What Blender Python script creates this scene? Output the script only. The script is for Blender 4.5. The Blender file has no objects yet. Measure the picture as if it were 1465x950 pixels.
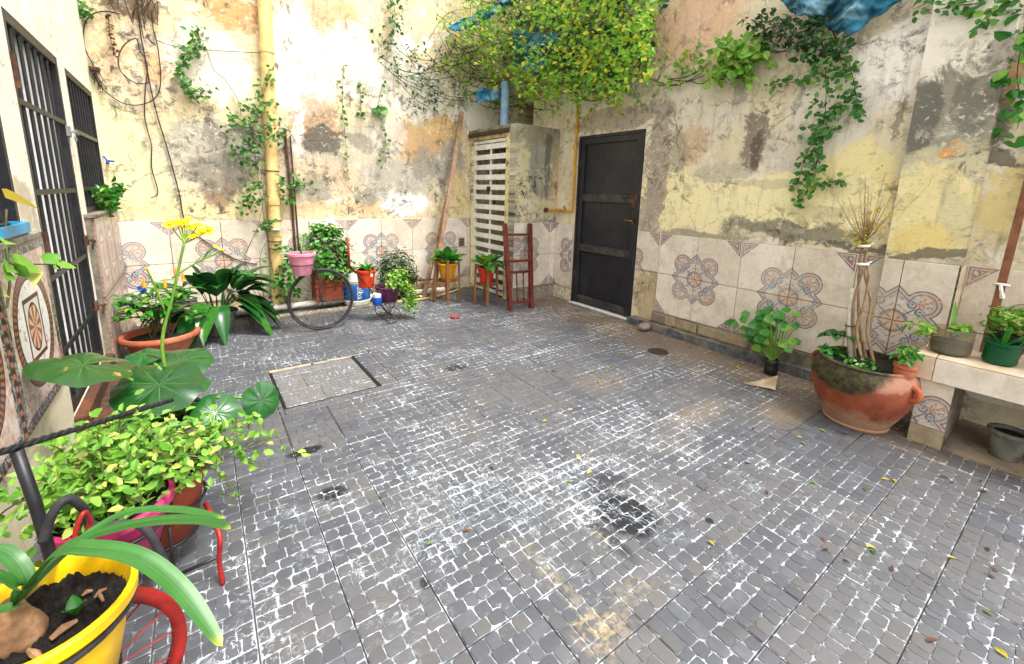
import bpy, math, random
from mathutils import Vector, Matrix, noise as mnoise
random.seed(11)
S = bpy.context.scene
COL = S.collection
# ------------------------------------------------------------------ camera
FPX, CX, CY, CAMH = 615.74, 735.36, 395.05, 1.4          # focal length and principal point in photo pixels (1465 x 950)
R_ = Vector((0.80453541, -0.59323099, 0.02827995))
D_ = Vector((-0.09011115, -0.16899667, -0.98148872))
F_ = Vector((0.58702875, 0.78709409, -0.18942053))
cam = bpy.data.cameras.new('camera'); camo = bpy.data.objects.new('camera', cam); COL.objects.link(camo)
cam.sensor_fit = 'HORIZONTAL'; cam.sensor_width = 36.0; cam.lens = FPX / 1465 * 36
cam.shift_x = (732.5 - CX) / 1465; cam.shift_y = (CY - 475) / 1465
cam.clip_start = 0.02; cam.clip_end = 500
U_ = -D_; B_ = -F_
camo.matrix_world = Matrix(((R_.x, U_.x, B_.x, 0), (R_.y, U_.y, B_.y, 0), (R_.z, U_.z, B_.z, CAMH), (0, 0, 0, 1)))
S.camera = camo
# ------------------------------------------------------------------ sky, sun, exposure
SUN_EL, SUN_DIR = 63.0, Vector((0.38, -0.85, 0))
w = bpy.data.worlds.new('World'); S.world = w; w.use_nodes = True
nt = w.node_tree; nt.nodes.clear()
sky = nt.nodes.new('ShaderNodeTexSky'); sky.sky_type = 'NISHITA'; sky.sun_disc = False
sky.sun_elevation = math.radians(SUN_EL); sky.sun_rotation = math.atan2(SUN_DIR.x, SUN_DIR.y)
sky.dust_density = 3.0; sky.air_density = 1.0
hs = nt.nodes.new('ShaderNodeHueSaturation'); hs.inputs['Saturation'].default_value = 0.12
bg = nt.nodes.new('ShaderNodeBackground'); bg.inputs['Strength'].default_value = 0.15
wo = nt.nodes.new('ShaderNodeOutputWorld')
nt.links.new(sky.outputs[0], hs.inputs['Color']); nt.links.new(hs.outputs[0], bg.inputs['Color']); nt.links.new(bg.outputs[0], wo.inputs['Surface'])
sl = bpy.data.lights.new('sun', 'SUN'); sl.energy = 1.2; sl.angle = math.radians(12); sl.color = (1.0, 0.94, 0.84)
so = bpy.data.objects.new('sun', sl); COL.objects.link(so)
sd = Vector((SUN_DIR.normalized().x * math.cos(math.radians(SUN_EL)), SUN_DIR.normalized().y * math.cos(math.radians(SUN_EL)), math.sin(math.radians(SUN_EL))))
so.rotation_euler = sd.to_track_quat('Z', 'Y').to_euler(); so.location = (0, 0, 8)
S.view_settings.view_transform = 'Standard'; S.view_settings.look = 'None'; S.view_settings.gamma = 1.0
S.view_settings.use_curve_mapping = False; S.view_settings.exposure = 1.80
S.cycles.max_bounces = 6; S.cycles.diffuse_bounces = 4; S.cycles.transparent_max_bounces = 8
S.cycles.use_denoising = True
# ------------------------------------------------------------------ pixel -> place helpers
def ray(x, y): return R_ * ((x - CX) / FPX) + D_ * ((y - CY) / FPX) + F_
CAM = Vector((0, 0, CAMH))
def G(x, y, z=0.0):
    v = ray(x, y); return CAM + v * ((z - CAMH) / v.z)
def onX(x, y, X):
    v = ray(x, y); return CAM + v * (X / v.x)
def onY(x, y, Y):
    v = ray(x, y); return CAM + v * (Y / v.y)
def dep(x, y, t): return CAM + ray(x, y) * t
XL, XR, YB, YA, XA = -0.62, 3.97, 5.48, 4.40, 3.25      # left wall, right wall, back wall, annex front, annex side
TILE_TOP, TILE_MID, TILE_BOT, TMOD = 1.03, 0.605, 0.18, 0.4265
# ------------------------------------------------------------------ mesh builder
def frame(t):
    t = t.normalized(); a = Vector((0, 0, 1)) if abs(t.z) < 0.9 else Vector((1, 0, 0))
    s = t.cross(a).normalized(); return s, s.cross(t).normalized()
class MB:
    def __init__(s): s.v = []; s.f = []; s.m = []; s.uv = None; s.at = None; s.mi = 0
    def add(s, vs, fs):
        o = len(s.v); s.v += [Vector(p) for p in vs]
        s.f += [tuple(i + o for i in f) for f in fs]; s.m += [s.mi] * len(fs); return s
    def box(s, a, b, bev=0.0):
        x0, y0, z0 = a; x1, y1, z1 = b
        if not bev:
            return s.add([(x0,y0,z0),(x1,y0,z0),(x1,y1,z0),(x0,y1,z0),(x0,y0,z1),(x1,y0,z1),(x1,y1,z1),(x0,y1,z1)],
                         [(3,2,1,0),(4,5,6,7),(0,1,5,4),(1,2,6,5),(2,3,7,6),(3,0,4,7)])
        c = [(x0+x1)/2, (y0+y1)/2, (z0+z1)/2]; h = [(x1-x0)/2, (y1-y0)/2, (z1-z0)/2]
        vs = []; idx = {}
        for sx in (-1, 1):
            for sy in (-1, 1):
                for sz in (-1, 1):
                    for ax in range(3):
                        p = [c[i] + (sx, sy, sz)[i] * (h[i] - (0 if i == ax else bev)) for i in range(3)]
                        idx[(sx, sy, sz, ax)] = len(vs); vs.append(p)
        fs = []
        for ax in range(3):
            o = [i for i in range(3) if i != ax]
            for sg in (-1, 1):
                q = []
                for (p1, p2) in ((-1,-1),(1,-1),(1,1),(-1,1)):
                    k = [0,0,0]; k[ax] = sg; k[o[0]] = p1; k[o[1]] = p2; q.append(idx[(*k, ax)])
                fs.append(q if (sg > 0) == (ax != 1) else q[::-1])
        for ax in range(3):
            o = [i for i in range(3) if i != ax]
            for p1 in (-1, 1):
                for p2 in (-1, 1):
                    k0 = [0,0,0]; k1 = [0,0,0]; k0[ax] = -1; k1[ax] = 1
                    for k in (k0, k1): k[o[0]] = p1; k[o[1]] = p2
                    fs.append([idx[(*k0, o[0])], idx[(*k1, o[0])], idx[(*k1, o[1])], idx[(*k0, o[1])]])
        for sx in (-1, 1):
            for sy in (-1, 1):
                for sz in (-1, 1): fs.append([idx[(sx,sy,sz,a)] for a in range(3)])
        return s.add(vs, fs)
    def bar(s, a, b, w, t, up=None):                     # rectangular bar from a to b
        a, b = Vector(a), Vector(b); d = (b - a).normalized()
        if up is None: e1, e2 = frame(d)
        else:
            e1 = d.cross(Vector(up)).normalized(); e2 = e1.cross(d).normalized()
        q = [(-1,-1),(1,-1),(1,1),(-1,1)]
        vs = [p + e1 * (i * w / 2) + e2 * (j * t / 2) for p in (a, b) for i, j in q]
        return s.add(vs, [(3,2,1,0),(4,5,6,7),(0,1,5,4),(1,2,6,5),(2,3,7,6),(3,0,4,7)])
    def tube(s, pts, r, n=8, closed=False, cap=True):
        pts = [Vector(p) for p in pts]; k = len(pts); rs = r if isinstance(r, (list, tuple)) else [r] * k
        vs = []; e1 = None
        for i, p in enumerate(pts):
            t = (pts[(i+1) % k] - pts[i-1]) if closed else (pts[min(i+1, k-1)] - pts[max(i-1, 0)])
            t.normalize()
            if e1 is None: e1, _ = frame(t)
            e1 = (e1 - t * e1.dot(t)).normalized(); e2 = t.cross(e1)
            for j in range(n):
                a = 2 * math.pi * j / n; vs.append(p + (e1 * math.cos(a) + e2 * math.sin(a)) * rs[i])
        fs = []
        for i in range(k if closed else k - 1):
            i2 = (i + 1) % k
            for j in range(n): fs.append((i*n+j, i*n+(j+1) % n, i2*n+(j+1) % n, i2*n+j))
        if cap and not closed: fs += [tuple(range(n))[::-1], tuple(range((k-1)*n, k*n))]
        return s.add(vs, fs)
    def lathe(s, prof, c, n=28, wob=0.0, sx=1.0, sy=1.0, caps=True):
        c = Vector(c); vs = []; ph = random.random() * 6
        for r, z in prof:
            for j in range(n):
                a = 2 * math.pi * j / n; rr = r * (1 + wob * math.sin(3 * a + ph) + wob * .6 * math.sin(5 * a + z * 9))
                vs.append(c + Vector((rr * math.cos(a) * sx, rr * math.sin(a) * sy, z)))
        fs = []
        for i in range(len(prof) - 1):
            for j in range(n): fs.append((i*n+j, i*n+(j+1) % n, (i+1)*n+(j+1) % n, (i+1)*n+j))
        if caps and prof[0][0] > 1e-4: fs.append(tuple(range(n))[::-1])
        if caps and prof[-1][0] > 1e-4: fs.append(tuple(range((len(prof)-1)*n, len(prof)*n)))
        return s.add(vs, fs)
    def ring(s, c, rad, r, axis=(0,0,1), n=24, m=6, a0=0.0, a1=2*math.pi):
        e1, e2 = frame(Vector(axis)); c = Vector(c); full = abs(a1 - a0 - 2*math.pi) < 1e-6
        k = n if full else n + 1
        return s.tube([c + (e1 * math.cos(a0 + (a1-a0)*i/n) + e2 * math.sin(a0 + (a1-a0)*i/n)) * rad for i in range(k)], r, m, closed=full)
    def ball(s, c, r, n=8, m=6, sc=(1,1,1), j=0.0):
        c = Vector(c); vs = []; fs = []
        for i in range(m + 1):
            th = math.pi * i / m
            for k in range(n):
                a = 2*math.pi*k/n; q = 1 + random.uniform(-j, j)
                vs.append(c + Vector((math.sin(th)*math.cos(a)*r*sc[0]*q, math.sin(th)*math.sin(a)*r*sc[1]*q, math.cos(th)*r*sc[2]*q)))
        for i in range(m):
            for k in range(n): fs.append((i*n+k, (i+1)*n+k, (i+1)*n+(k+1) % n, i*n+(k+1) % n))
        return s.add(vs, fs)
    def mesh(s, name, mats, origin=(0,0,0), smooth=False):
        o = Vector(origin); me = bpy.data.meshes.new(name)
        me.from_pydata([tuple(p - o) for p in s.v], [], s.f)
        for m in (mats if isinstance(mats, (list, tuple)) else [mats]): me.materials.append(m)
        if isinstance(mats, (list, tuple)): me.polygons.foreach_set('material_index', s.m)
        if s.uv is not None:
            ul = me.uv_layers.new(name='UVMap')
            for l in me.loops: ul.data[l.index].uv = s.uv[l.vertex_index]
        if s.at is not None:
            at = me.attributes.new('h', 'FLOAT', 'POINT'); at.data.foreach_set('value', s.at)
        if smooth: me.shade_smooth()
        me.update(); return me
    def build(s, name, mats, parent=None, smooth=False, loc=None, bevel=0.0):
        org = world_loc(parent) if parent else (Vector(loc) if loc is not None else Vector((0,0,0)))
        o = bpy.data.objects.new(name, s.mesh(name, mats, org, smooth)); COL.objects.link(o)
        if parent: o.parent = parent
        else: o.location = org
        if smooth == 'a':
            o.data.set_sharp_from_angle(angle=math.radians(38))
        return o
def world_loc(o):
    p = Vector((0,0,0))
    while o is not None: p = p + o.location; o = o.parent
    return p
def tag(o, label, cat, group=None, kind=None):
    o['label'] = label
    if cat: o['category'] = cat
    if group: o['group'] = group
    if kind: o['kind'] = kind
    return o
def thing(name, label, cat, loc=(0,0,0), group=None):
    o = bpy.data.objects.new(name, None); COL.objects.link(o); o.location = loc; o.empty_display_size = 0.1
    return tag(o, label, cat, group)
def inst(name, me, parent, wloc, rot=(0,0,0), scale=(1,1,1)):
    o = bpy.data.objects.new(name, me); COL.objects.link(o); o.parent = parent
    o.location = Vector(wloc) - world_loc(parent); o.rotation_euler = rot; o.scale = scale
    return o
def smoothpath(pts, n=6):
    pts = [Vector(p) for p in pts]; out = []
    for i in range(len(pts) - 1):
        p0, p1, p2, p3 = pts[max(i-1, 0)], pts[i], pts[i+1], pts[min(i+2, len(pts)-1)]
        for k in range(n):
            t = k / n
            out.append(0.5 * ((2*p1) + (p2-p0)*t + (2*p0-5*p1+4*p2-p3)*t*t + (3*p1-p0-3*p2+p3)*t*t*t))
    return out + [pts[-1]]
# ------------------------------------------------------------------ node helpers
def lin(h):
    if not isinstance(h, str): return tuple(h)
    h = h.lstrip('#'); c = [int(h[i:i+2], 16) / 255 for i in (0, 2, 4)]
    return tuple(x / 12.92 if x <= 0.04045 else ((x + 0.055) / 1.055) ** 2.4 for x in c)
class Ex:                                               # a scalar socket with arithmetic
    def __init__(s, T, k): s.T, s.k = T, k
    def __add__(s, o): return s.T.math('ADD', s, o)
    __radd__ = __add__
    def __sub__(s, o): return s.T.math('SUBTRACT', s, o)
    def __rsub__(s, o): return s.T.math('SUBTRACT', o, s)
    def __mul__(s, o): return s.T.math('MULTIPLY', s, o)
    __rmul__ = __mul__
    def __truediv__(s, o): return s.T.math('DIVIDE', s, o)
    def __neg__(s): return s.T.math('MULTIPLY', s, -1.0)
class Tree:
    def __init__(s, name):
        s.mat = bpy.data.materials.new(name); s.mat.use_nodes = True; s.nt = s.mat.node_tree; s.nt.nodes.clear()
        s.out = s.n('ShaderNodeOutputMaterial')
    def n(s, t, **kw):
        x = s.nt.nodes.new(t)
        for k, v in kw.items(): setattr(x, k, v)
        return x
    def put(s, sock, v):
        if isinstance(v, Ex): v = v.k
        if isinstance(v, bpy.types.NodeSocket): s.nt.links.new(v, sock)
        elif isinstance(v, (tuple, list)) and len(v) == 3 and sock.type == 'RGBA': sock.default_value = (*v, 1)
        else: sock.default_value = v
    def math(s, op, *a, clamp=False):
        x = s.n('ShaderNodeMath', operation=op, use_clamp=clamp)
        for i, v in enumerate(a): s.put(x.inputs[i], v)
        return Ex(s, x.outputs[0])
    def mn(s, a, b): return s.math('MINIMUM', a, b)
    def mx(s, a, b): return s.math('MAXIMUM', a, b)
    def ab(s, a): return s.math('ABSOLUTE', a)
    def ln(s, a, b): return s.math('SQRT', a * a + b * b)
    def sm(s, a, b, x):                                  # smoothstep, falls when a > b
        m = s.n('ShaderNodeMapRange', interpolation_type='SMOOTHSTEP'); s.put(m.inputs[0], x)
        if a < b: m.inputs[1].default_value, m.inputs[2].default_value = a, b
        else:
            m.inputs[1].default_value, m.inputs[2].default_value = b, a
            m.inputs[3].default_value, m.inputs[4].default_value = 1.0, 0.0
        return Ex(s, m.outputs[0])
    def mix(s, f, a, b, mode='MIX'):
        x = s.n('ShaderNodeMix', data_type='RGBA', blend_type=mode); s.put(x.inputs[0], f)
        s.put(x.inputs[6], lin(a) if isinstance(a, (str, tuple)) else a); s.put(x.inputs[7], lin(b) if isinstance(b, (str, tuple)) else b)
        return x.outputs[2]
    def pos(s): return s.n('ShaderNodeNewGeometry').outputs['Position']
    def xyz(s, v):
        x = s.n('ShaderNodeSeparateXYZ'); s.put(x.inputs[0], v); return [Ex(s, o) for o in x.outputs]
    def vec(s, a, b, c=0.0):
        x = s.n('ShaderNodeCombineXYZ')
        for i, v in enumerate((a, b, c)): s.put(x.inputs[i], v)
        return x.outputs[0]
    def noise(s, v, scale, detail=4, rough=0.55, dist=0.0, color=False):
        x = s.n('ShaderNodeTexNoise'); s.put(x.inputs['Vector'], v); x.inputs['Scale'].default_value = scale
        x.inputs['Detail'].default_value = detail; x.inputs['Roughness'].default_value = rough; x.inputs['Distortion'].default_value = dist
        return x.outputs['Color'] if color else Ex(s, x.outputs[0])
    def voro(s, v, scale, feature='F1', out='Distance'):
        x = s.n('ShaderNodeTexVoronoi', feature=feature); s.put(x.inputs['Vector'], v); x.inputs['Scale'].default_value = scale
        return x.outputs[out] if out == 'Color' else Ex(s, x.outputs[out])
    def bsdf(s, col, rough=0.6, metal=0.0, bump=None, bs=0.3, bd=0.01, spec=0.4, extra=None):
        p = s.n('ShaderNodeBsdfPrincipled'); s.put(p.inputs['Base Color'], lin(col) if isinstance(col, (str, tuple)) else col)
        s.put(p.inputs['Roughness'], rough); s.put(p.inputs['Metallic'], metal); s.put(p.inputs['Specular IOR Level'], spec)
        if bump is not None:
            b = s.n('ShaderNodeBump'); b.inputs['Strength'].default_value = bs; b.inputs['Distance'].default_value = bd
            s.put(b.inputs['Height'], bump); s.nt.links.new(b.outputs[0], p.inputs['Normal'])
        for k, v in (extra or {}).items(): s.put(p.inputs[k], v)
        s.nt.links.new(p.outputs[0], s.out.inputs[0]); return p
def simple(name, col, col2=None, rough=0.6, scale=9.0, metal=0.0, bs=0.2, dirt=None, da=0.5, spec=0.4, lo=.35, hi=.65, dscale=5.0):
    T = Tree(name); co = T.n('ShaderNodeTexCoord').outputs['Object']
    n = T.noise(co, scale, 5, .6); c = lin(col); c2 = lin(col2) if col2 else tuple(x * .72 for x in c)
    k = T.mix(T.sm(lo, hi, n), c, c2)
    if dirt:
        d = T.noise(co, dscale, 6, .65, .4); k = T.mix(T.sm(.46, .66, d) * da, k, dirt)
    T.bsdf(k, rough, metal, n, bs, .004, spec); return T.mat
def leafmat(name, c1, c2, c3=None, rough=0.42, trans=0.25, spot=None, vein=None, streak=None, dim=.68):
    c1, c2, c3 = [tuple(x * dim for x in lin(c)) if c else None for c in (c1, c2, c3)]; T = Tree(name); g = T.n('ShaderNodeNewGeometry'); oi = T.n('ShaderNodeObjectInfo')
    r = T.math('FRACT', Ex(T, g.outputs['Random Per Island']) + Ex(T, oi.outputs['Random']))
    k = T.mix(T.sm(.0, 1.0, r), c1, c2)
    if c3: k = T.mix(T.sm(.78, .9, r), k, c3)
    n = T.noise(T.pos(), 28, 4, .6)
    k = T.mix(T.sm(.35, .75, n) * .35, k, tuple(x * .55 for x in lin(c1)))
    if spot: k = T.mix(T.sm(.62, .7, T.noise(T.pos(), 14, 3, .5)), k, spot)
    if vein:
        u, v, _ = T.xyz(T.n('ShaderNodeUVMap').outputs[0])
        k = T.mix(vein_mask(T, u, v), k, vein)
    if streak:
        u, v, _ = T.xyz(T.n('ShaderNodeUVMap').outputs[0]); sn = T.noise(T.vec(u * 22.0, v * 1.2, 0.0), 1.0, 4, .65); k = T.mix(T.sm(.4, .7, sn) * .38, k, streak); k = T.mix(T.sm(.05, .0, T.ab(u - .5)) * .5, k, tuple(x * .5 for x in c1)); k = T.mix(T.sm(.93, 1.0, v) * .8, k, '#a8a83a')
    p = T.bsdf(k, rough, 0, n, .12, .004, .5)
    tr = T.n('ShaderNodeBsdfTranslucent'); T.nt.links.new(k, tr.inputs[0]); mx = T.n('ShaderNodeMixShader'); mx.inputs[0].default_value = trans
    T.nt.links.new(p.outputs[0], mx.inputs[1]); T.nt.links.new(tr.outputs[0], mx.inputs[2]); T.nt.links.new(mx.outputs[0], T.out.inputs[0])
    return T.mat
def vein_mask(T, u, v):                                  # uv of a round leaf: angle 0..1, radius 0..1
    f = T.ab(T.math('FRACT', u * 9.0) - 0.5)
    return T.sm(.022, .006, f * (v + .15)) * T.sm(.95, .2, v) * .6
# ------------------------------------------------------------------ weathered plaster
def plaster(name, axis, layers, patches, fine='#6b655c', speck=0.5, seed=0.0, scale=1.0, bs=0.6, streak=0.42, mould=0.9):
    """layers: (colour, noise scale, threshold, edge, offset); patches: (u, z, ru, rz, colour, strength, edge)"""
    T = Tree(name); P = T.pos(); x, y, z = T.xyz(P); u = x if axis == 'x' else y
    uv = T.vec(u, z, seed)
    w1 = T.xyz(T.noise(uv, 1.7, 4, .6, color=True)); w2 = T.xyz(T.noise(uv, 9.0, 5, .65, color=True))
    uu = u + (w1[0] - .5) * .42 + (w2[0] - .5) * .12; zz = z + (w1[1] - .5) * .42 + (w2[1] - .5) * .12
    k = lin(layers[0][0]); hgt = None
    nb = T.noise(uv, 3.0, 6, .7)
    k = T.mix(T.sm(.3, .7, nb), k, tuple(c * .86 for c in k))
    for i, (c, sc, th, ed, off) in enumerate(layers[1:]):
        n = T.noise(T.vec(u, z, seed + 3.7 * (i + 1) + off), sc, 6, .64, .6); m = T.sm(th, th + ed, n)
        k = T.mix(m, k, c); hgt = m if hgt is None else hgt + m
    fn = T.noise(uv, 8.0, 7, .78, 1.0)
    for (pu, pz, ru, rz, c, st, ed) in patches:
        d = T.ln((uu - pu) * (1.0 / ru), (zz - pz) * (1.0 / rz)) + (fn - .5) * 1.5
        m = T.sm(1.0, 1.0 - ed * .5, d) * st; k = T.mix(m, k, c); hgt = m * -.6 if hgt is None else hgt - m * .6
    mo = T.noise(T.vec(u, z, seed + 31.0), 11, 6, .75, .7); ml_ = T.noise(T.vec(u, z, seed + 41.0), 1.9, 3, .6); k = T.mix(T.sm(.48, .58, mo) * T.sm(.40, .58, ml_) * mould, k, '#6f6a5f'); k = T.mix(T.sm(.56, .62, mo) * T.sm(.46, .64, ml_) * mould, k, '#35322c')
    st = T.noise(T.vec(u * 9.0, z * .8, seed), 2.0, 5, .6); k = T.mix(T.sm(.52, .75, st) * streak, k, fine)
    sp = T.noise(uv, 46, 5, .75); lo = T.noise(uv, 2.3, 4, .6)
    k = T.mix(T.sm(.6, .72, sp + (lo - .5) * .35) * speck, k, fine)
    sp2 = T.noise(uv, 21, 6, .7, .8); k = T.mix(T.sm(.58, .66, sp2 + (lo - .5) * .25) * .55, k, '#e9e2d2')
    g1 = T.noise(T.vec(u, z, seed + 51.0), 5.0, 7, .75, .5); g2 = T.noise(T.vec(u, z, seed + 61.0), 30, 4, .7); k = T.mix(T.sm(.40, .30, g1) * .5, k, '#8f8778'); k = T.mix(T.sm(.55, .72, g1) * .45, k, '#efe6d6'); k = T.mix(T.sm(.42, .28, g2) * .4, k, '#7a7265', 'MULTIPLY')
    cr = T.voro(T.vec(uu * 1.0, zz * 1.0, seed), 1.5, 'DISTANCE_TO_EDGE'); crm = T.sm(.012, .002, cr) * T.sm(.5, .62, lo); k = T.mix(crm * .6, k, '#5d564b')
    b = fn * .9 + T.noise(uv, 40, 3, .7) * .25
    T.bsdf(k, .9, 0, b, bs, .02, .15); return T.mat
def px2(wall, x, y):
    p = onY(x, y, YB) if wall == 'b' else onX(x, y, XR) if wall == 'r' else onY(x, y, YA) if wall == 'a' else onX(x, y, XR - .1)
    return (p.x if wall in 'ba' else p.y), p.z
def pat(wall, items):                                    # stains and painted-in sunlit areas read off the photograph, in wall metres
    out = []
    for (x, y, rx, ry, c, st, ed) in items:
        u, z = px2(wall, x, y); u1, _ = px2(wall, x + rx, y); u0, _ = px2(wall, x - rx, y); _, z1 = px2(wall, x, y - ry); _, z0 = px2(wall, x, y + ry)
        out.append((u, z, abs(u1 - u0) / 2, abs(z1 - z0) / 2, c, st, ed))
    return out
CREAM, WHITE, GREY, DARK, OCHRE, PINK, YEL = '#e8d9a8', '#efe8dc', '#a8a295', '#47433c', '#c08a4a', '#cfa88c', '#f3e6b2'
M = {}
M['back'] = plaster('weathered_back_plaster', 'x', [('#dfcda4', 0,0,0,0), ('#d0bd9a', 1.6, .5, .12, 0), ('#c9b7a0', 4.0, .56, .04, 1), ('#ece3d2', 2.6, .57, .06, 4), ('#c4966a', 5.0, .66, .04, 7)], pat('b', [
    (175, 250, 60, 120, YEL, .85, .5), (240, 250, 60, 70, '#e9dcae', .7, .6), (200, 95, 60, 60, '#dcc3a8', .6, .6), (150, 70, 30, 60, '#dcb98c', .5, .6),
    (190, 10, 45, 22, '#6a4a34', .85, .4), (215, 100, 18, 20, '#d99a58', .5, .5), (300, 90, 70, 60, WHITE, .6, .5), (330, 15, 50, 26, '#c98d4e', .75, .7), (430, 90, 60, 90, WHITE, .7, .5),  # WHITE patches: pale paint plus upper-wall brightness put into the colour
    (310, 215, 75, 50, GREY, .75, .6), (305, 188, 12, 26, DARK, .85, .5), (285, 240, 24, 20, '#5b564d', .8, .5), (325, 250, 38, 36, '#4f4a40', .85, .55), (318, 275, 30, 24, '#7d5a3c', .7, .5), (350, 185, 16, 16, '#55524c', .8, .5),
    (560, 235, 120, 70, '#aaa498', .6, .6), (300, 225, 90, 60, '#b5ae9f', .5, .6), (450, 245, 50, 60, '#b3aa9b', .5, .6), (270, 300, 110, 12, '#e8cf9a', .7, .6), (480, 30, 40, 36, '#dba57a', .8, .6), (505, 90, 50, 60, '#eadfcd', .7, .5),
    (450, 175, 40, 40, '#a67c58', .65, .6), (462, 200, 26, 22, '#5c574f', .9, .4), (430, 190, 10, 40, '#efe6da', .7, .5), (520, 205, 26, 12, '#8a8378', .75, .5), (590, 130, 70, 50, '#e9e4dc', .6, .6),
    (480, 250, 60, 24, '#d9b896', .7, .6), (455, 270, 24, 26, '#8f887b', .7, .6), (560, 255, 60, 32, '#a9a498', .75, .5), (520, 285, 20, 20, '#7f7668', .6, .5), (580, 292, 36, 18, '#f1ece6', .8, .5), (500, 300, 80, 12, '#dcb184', .6, .6),
    (600, 205, 40, 30, '#b98a52', .65, .6), (640, 185, 30, 26, '#c79a55', .7, .5), (645, 235, 22, 40, '#8f8a7d', .8, .5), (610, 235, 20, 24, '#8e897e', .8, .5), (655, 280, 16, 40, '#d8bd84', .7, .5), (560, 190, 30, 40, '#d4ccc0', .5, .6), (700, 160, 60, 40, '#d9d4c8', .8, .5)]), seed=1.0, mould=.75)
M['right'] = plaster('weathered_right_plaster', 'y', [('#e5d8b8', 0,0,0,0), ('#d6c8ab', 1.7, .5, .12, 0), ('#e6dccb', 2.4, .54, .06, 4), ('#bda58e', 4.5, .62, .04, 7)], pat('r', [
    (970, 45, 90, 60, '#d9a886', .75, .7), (1080, 60, 60, 50, '#d8c3a6', .6, .6), (1000, 150, 80, 60, '#d8d0c2', .7, .5), (1270, 90, 80, 60, '#f6f1e8', .95, .5), (1310, 60, 40, 50, '#f6f1e8', .9, .5), (1200, 160, 80, 60, '#ddd6ca', .8, .5),  # near-white patches at upper right paint sunlight on the wall into the plaster
    (960, 285, 60, 48, YEL, .85, .45), (1040, 290, 90, 46, YEL, .85, .45), (1140, 285, 100, 52, YEL, .8, .45), (1225, 270, 70, 80, '#eadba0', .95, .35), (1190, 300, 90, 50, YEL, .9, .35), (1130, 215, 50, 30, '#ccc4b4', .8, .5),
    (1040, 240, 50, 18, '#b9b09c', .7, .6), (1100, 262, 70, 10, '#b8b198', .5, .6), (1078, 200, 22, 44, '#7d7064', .85, .5), (1080, 215, 10, 30, '#57493e', .7, .6), (985, 205, 26, 30, '#c8a585', .7, .5), (965, 220, 14, 30, '#9a9080', .6, .5),
    (1000, 333, 80, 9, '#8c8572', .7, .6), (1130, 330, 110, 15, '#7f7a6b', .85, .7), (1230, 350, 60, 9, '#5e594c', .85, .7), (1180, 305, 60, 16, '#c9bd92', .6, .6),
    (938, 240, 16, 90, '#a99a8c', .9, .3), (880, 172, 75, 18, '#b3a496', .9, .3), (925, 330, 16, 60, '#a99a8c', .8, .4), (850, 130, 60, 26, '#d7d0c6', .7, .5),
    (930, 420, 30, 40, '#b9a27e', .8, .5), (1060, 110, 20, 40, '#8c857a', .6, .6), (1290, 170, 8, 40, '#6c6054', .6, .5), (1425, 170, 30, 80, '#5f5a4d', .8, .6), (1440, 110, 20, 40, '#c79a66', .7, .5), (1430, 290, 40, 60, '#dcca90', .9, .4), (1420, 235, 40, 14, '#4e493f', .8, .6), (1440, 30, 30, 40, '#d9d0bb', .8, .5)]), seed=5.0, mould=.55)
M['pilaster'] = plaster('pilaster_plaster', 'y', [('#e2d9c4', 0,0,0,0), ('#cfc5ac', 2.0, .5, .1, 0), ('#e9dfcb', 3.6, .56, .05, 3)], pat('p', [
    (1380, 40, 120, 60, '#ebe5d6', .9, .4), (1360, 165, 130, 78, '#8f8c7c', .95, .35), (1325, 165, 26, 70, '#5f5d55', .75, .7), (1395, 150, 40, 60, '#6f6c60', .75, .6), (1430, 90, 30, 60, '#9d968a', .8, .6), (1345, 250, 110, 40, '#c6bf9e', .8, .5),
    (1320, 310, 130, 75, '#e6d79c', .9, .35), (1310, 345, 60, 26, '#e3cc80', .7, .5), (1365, 225, 14, 12, '#d99a58', .8, .4), (1365, 320, 26, 60, '#c8c09c', .6, .6), (1340, 374, 120, 9, '#6e6857', .85, .6)]), seed=9.0)
M['annex'] = plaster('annex_plaster', 'x', [('#aaa592', 0,0,0,0), ('#928d7c', 2.4, .48, .1, 0), ('#d2c8a6', 3.4, .58, .06, 3), ('#cf9f70', 5.0, .67, .04, 6)], pat('a', [
    (762, 200, 40, 18, '#8d8868', .6, .6), (765, 250, 20, 60, '#9c9a8a', .7, .6), (745, 260, 12, 60, '#d9cf9f', .7, .5), (785, 240, 5, 60, '#5a574e', .7, .7), (770, 295, 40, 20, '#d7c9a0', .7, .5), (805, 260, 12, 60, '#d9b06c', .6, .5), (760, 420, 60, 14, '#8b8270', .8, .5)]), seed=13.0, streak=.6)
M['jamb'] = plaster('yellow_jamb_plaster', 'y', [('#ead9a0', 0,0,0,0), ('#d8c48c', 4, .5, .1, 0), ('#b8b09a', 6, .6, .05, 2)], [], seed=17.0)
M['left'] = plaster('white_lime_paint', 'y', [('#fbf5e2', 0,0,0,0), ('#f6eed6', 1.4, .5, .2, 0), ('#fbf9f3', 3, .55, .1, 2)], [(2.85, 1.3, .25, .14, '#b8a58a', .7, .6), (3.1, 1.15, .06, .2, '#a89a86', .6, .6), (2.4, .2, 1.2, .22, '#e2d5b0', .7, .7), (4.3, .1, .2, .3, '#b5a890', .7, .6)], speck=.12, seed=21.0, bs=.25, streak=.06, mould=.12)
M['cement'] = simple('rough_cement', '#8f8778', '#6e675a', .95, 14, bs=.5, dirt='#4a453b', da=.7)
M['soil'] = simple('dark_soil', '#1c1613', '#0e0b09', .95, 60, bs=1.0)
M['moss_terracotta'] = None
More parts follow.
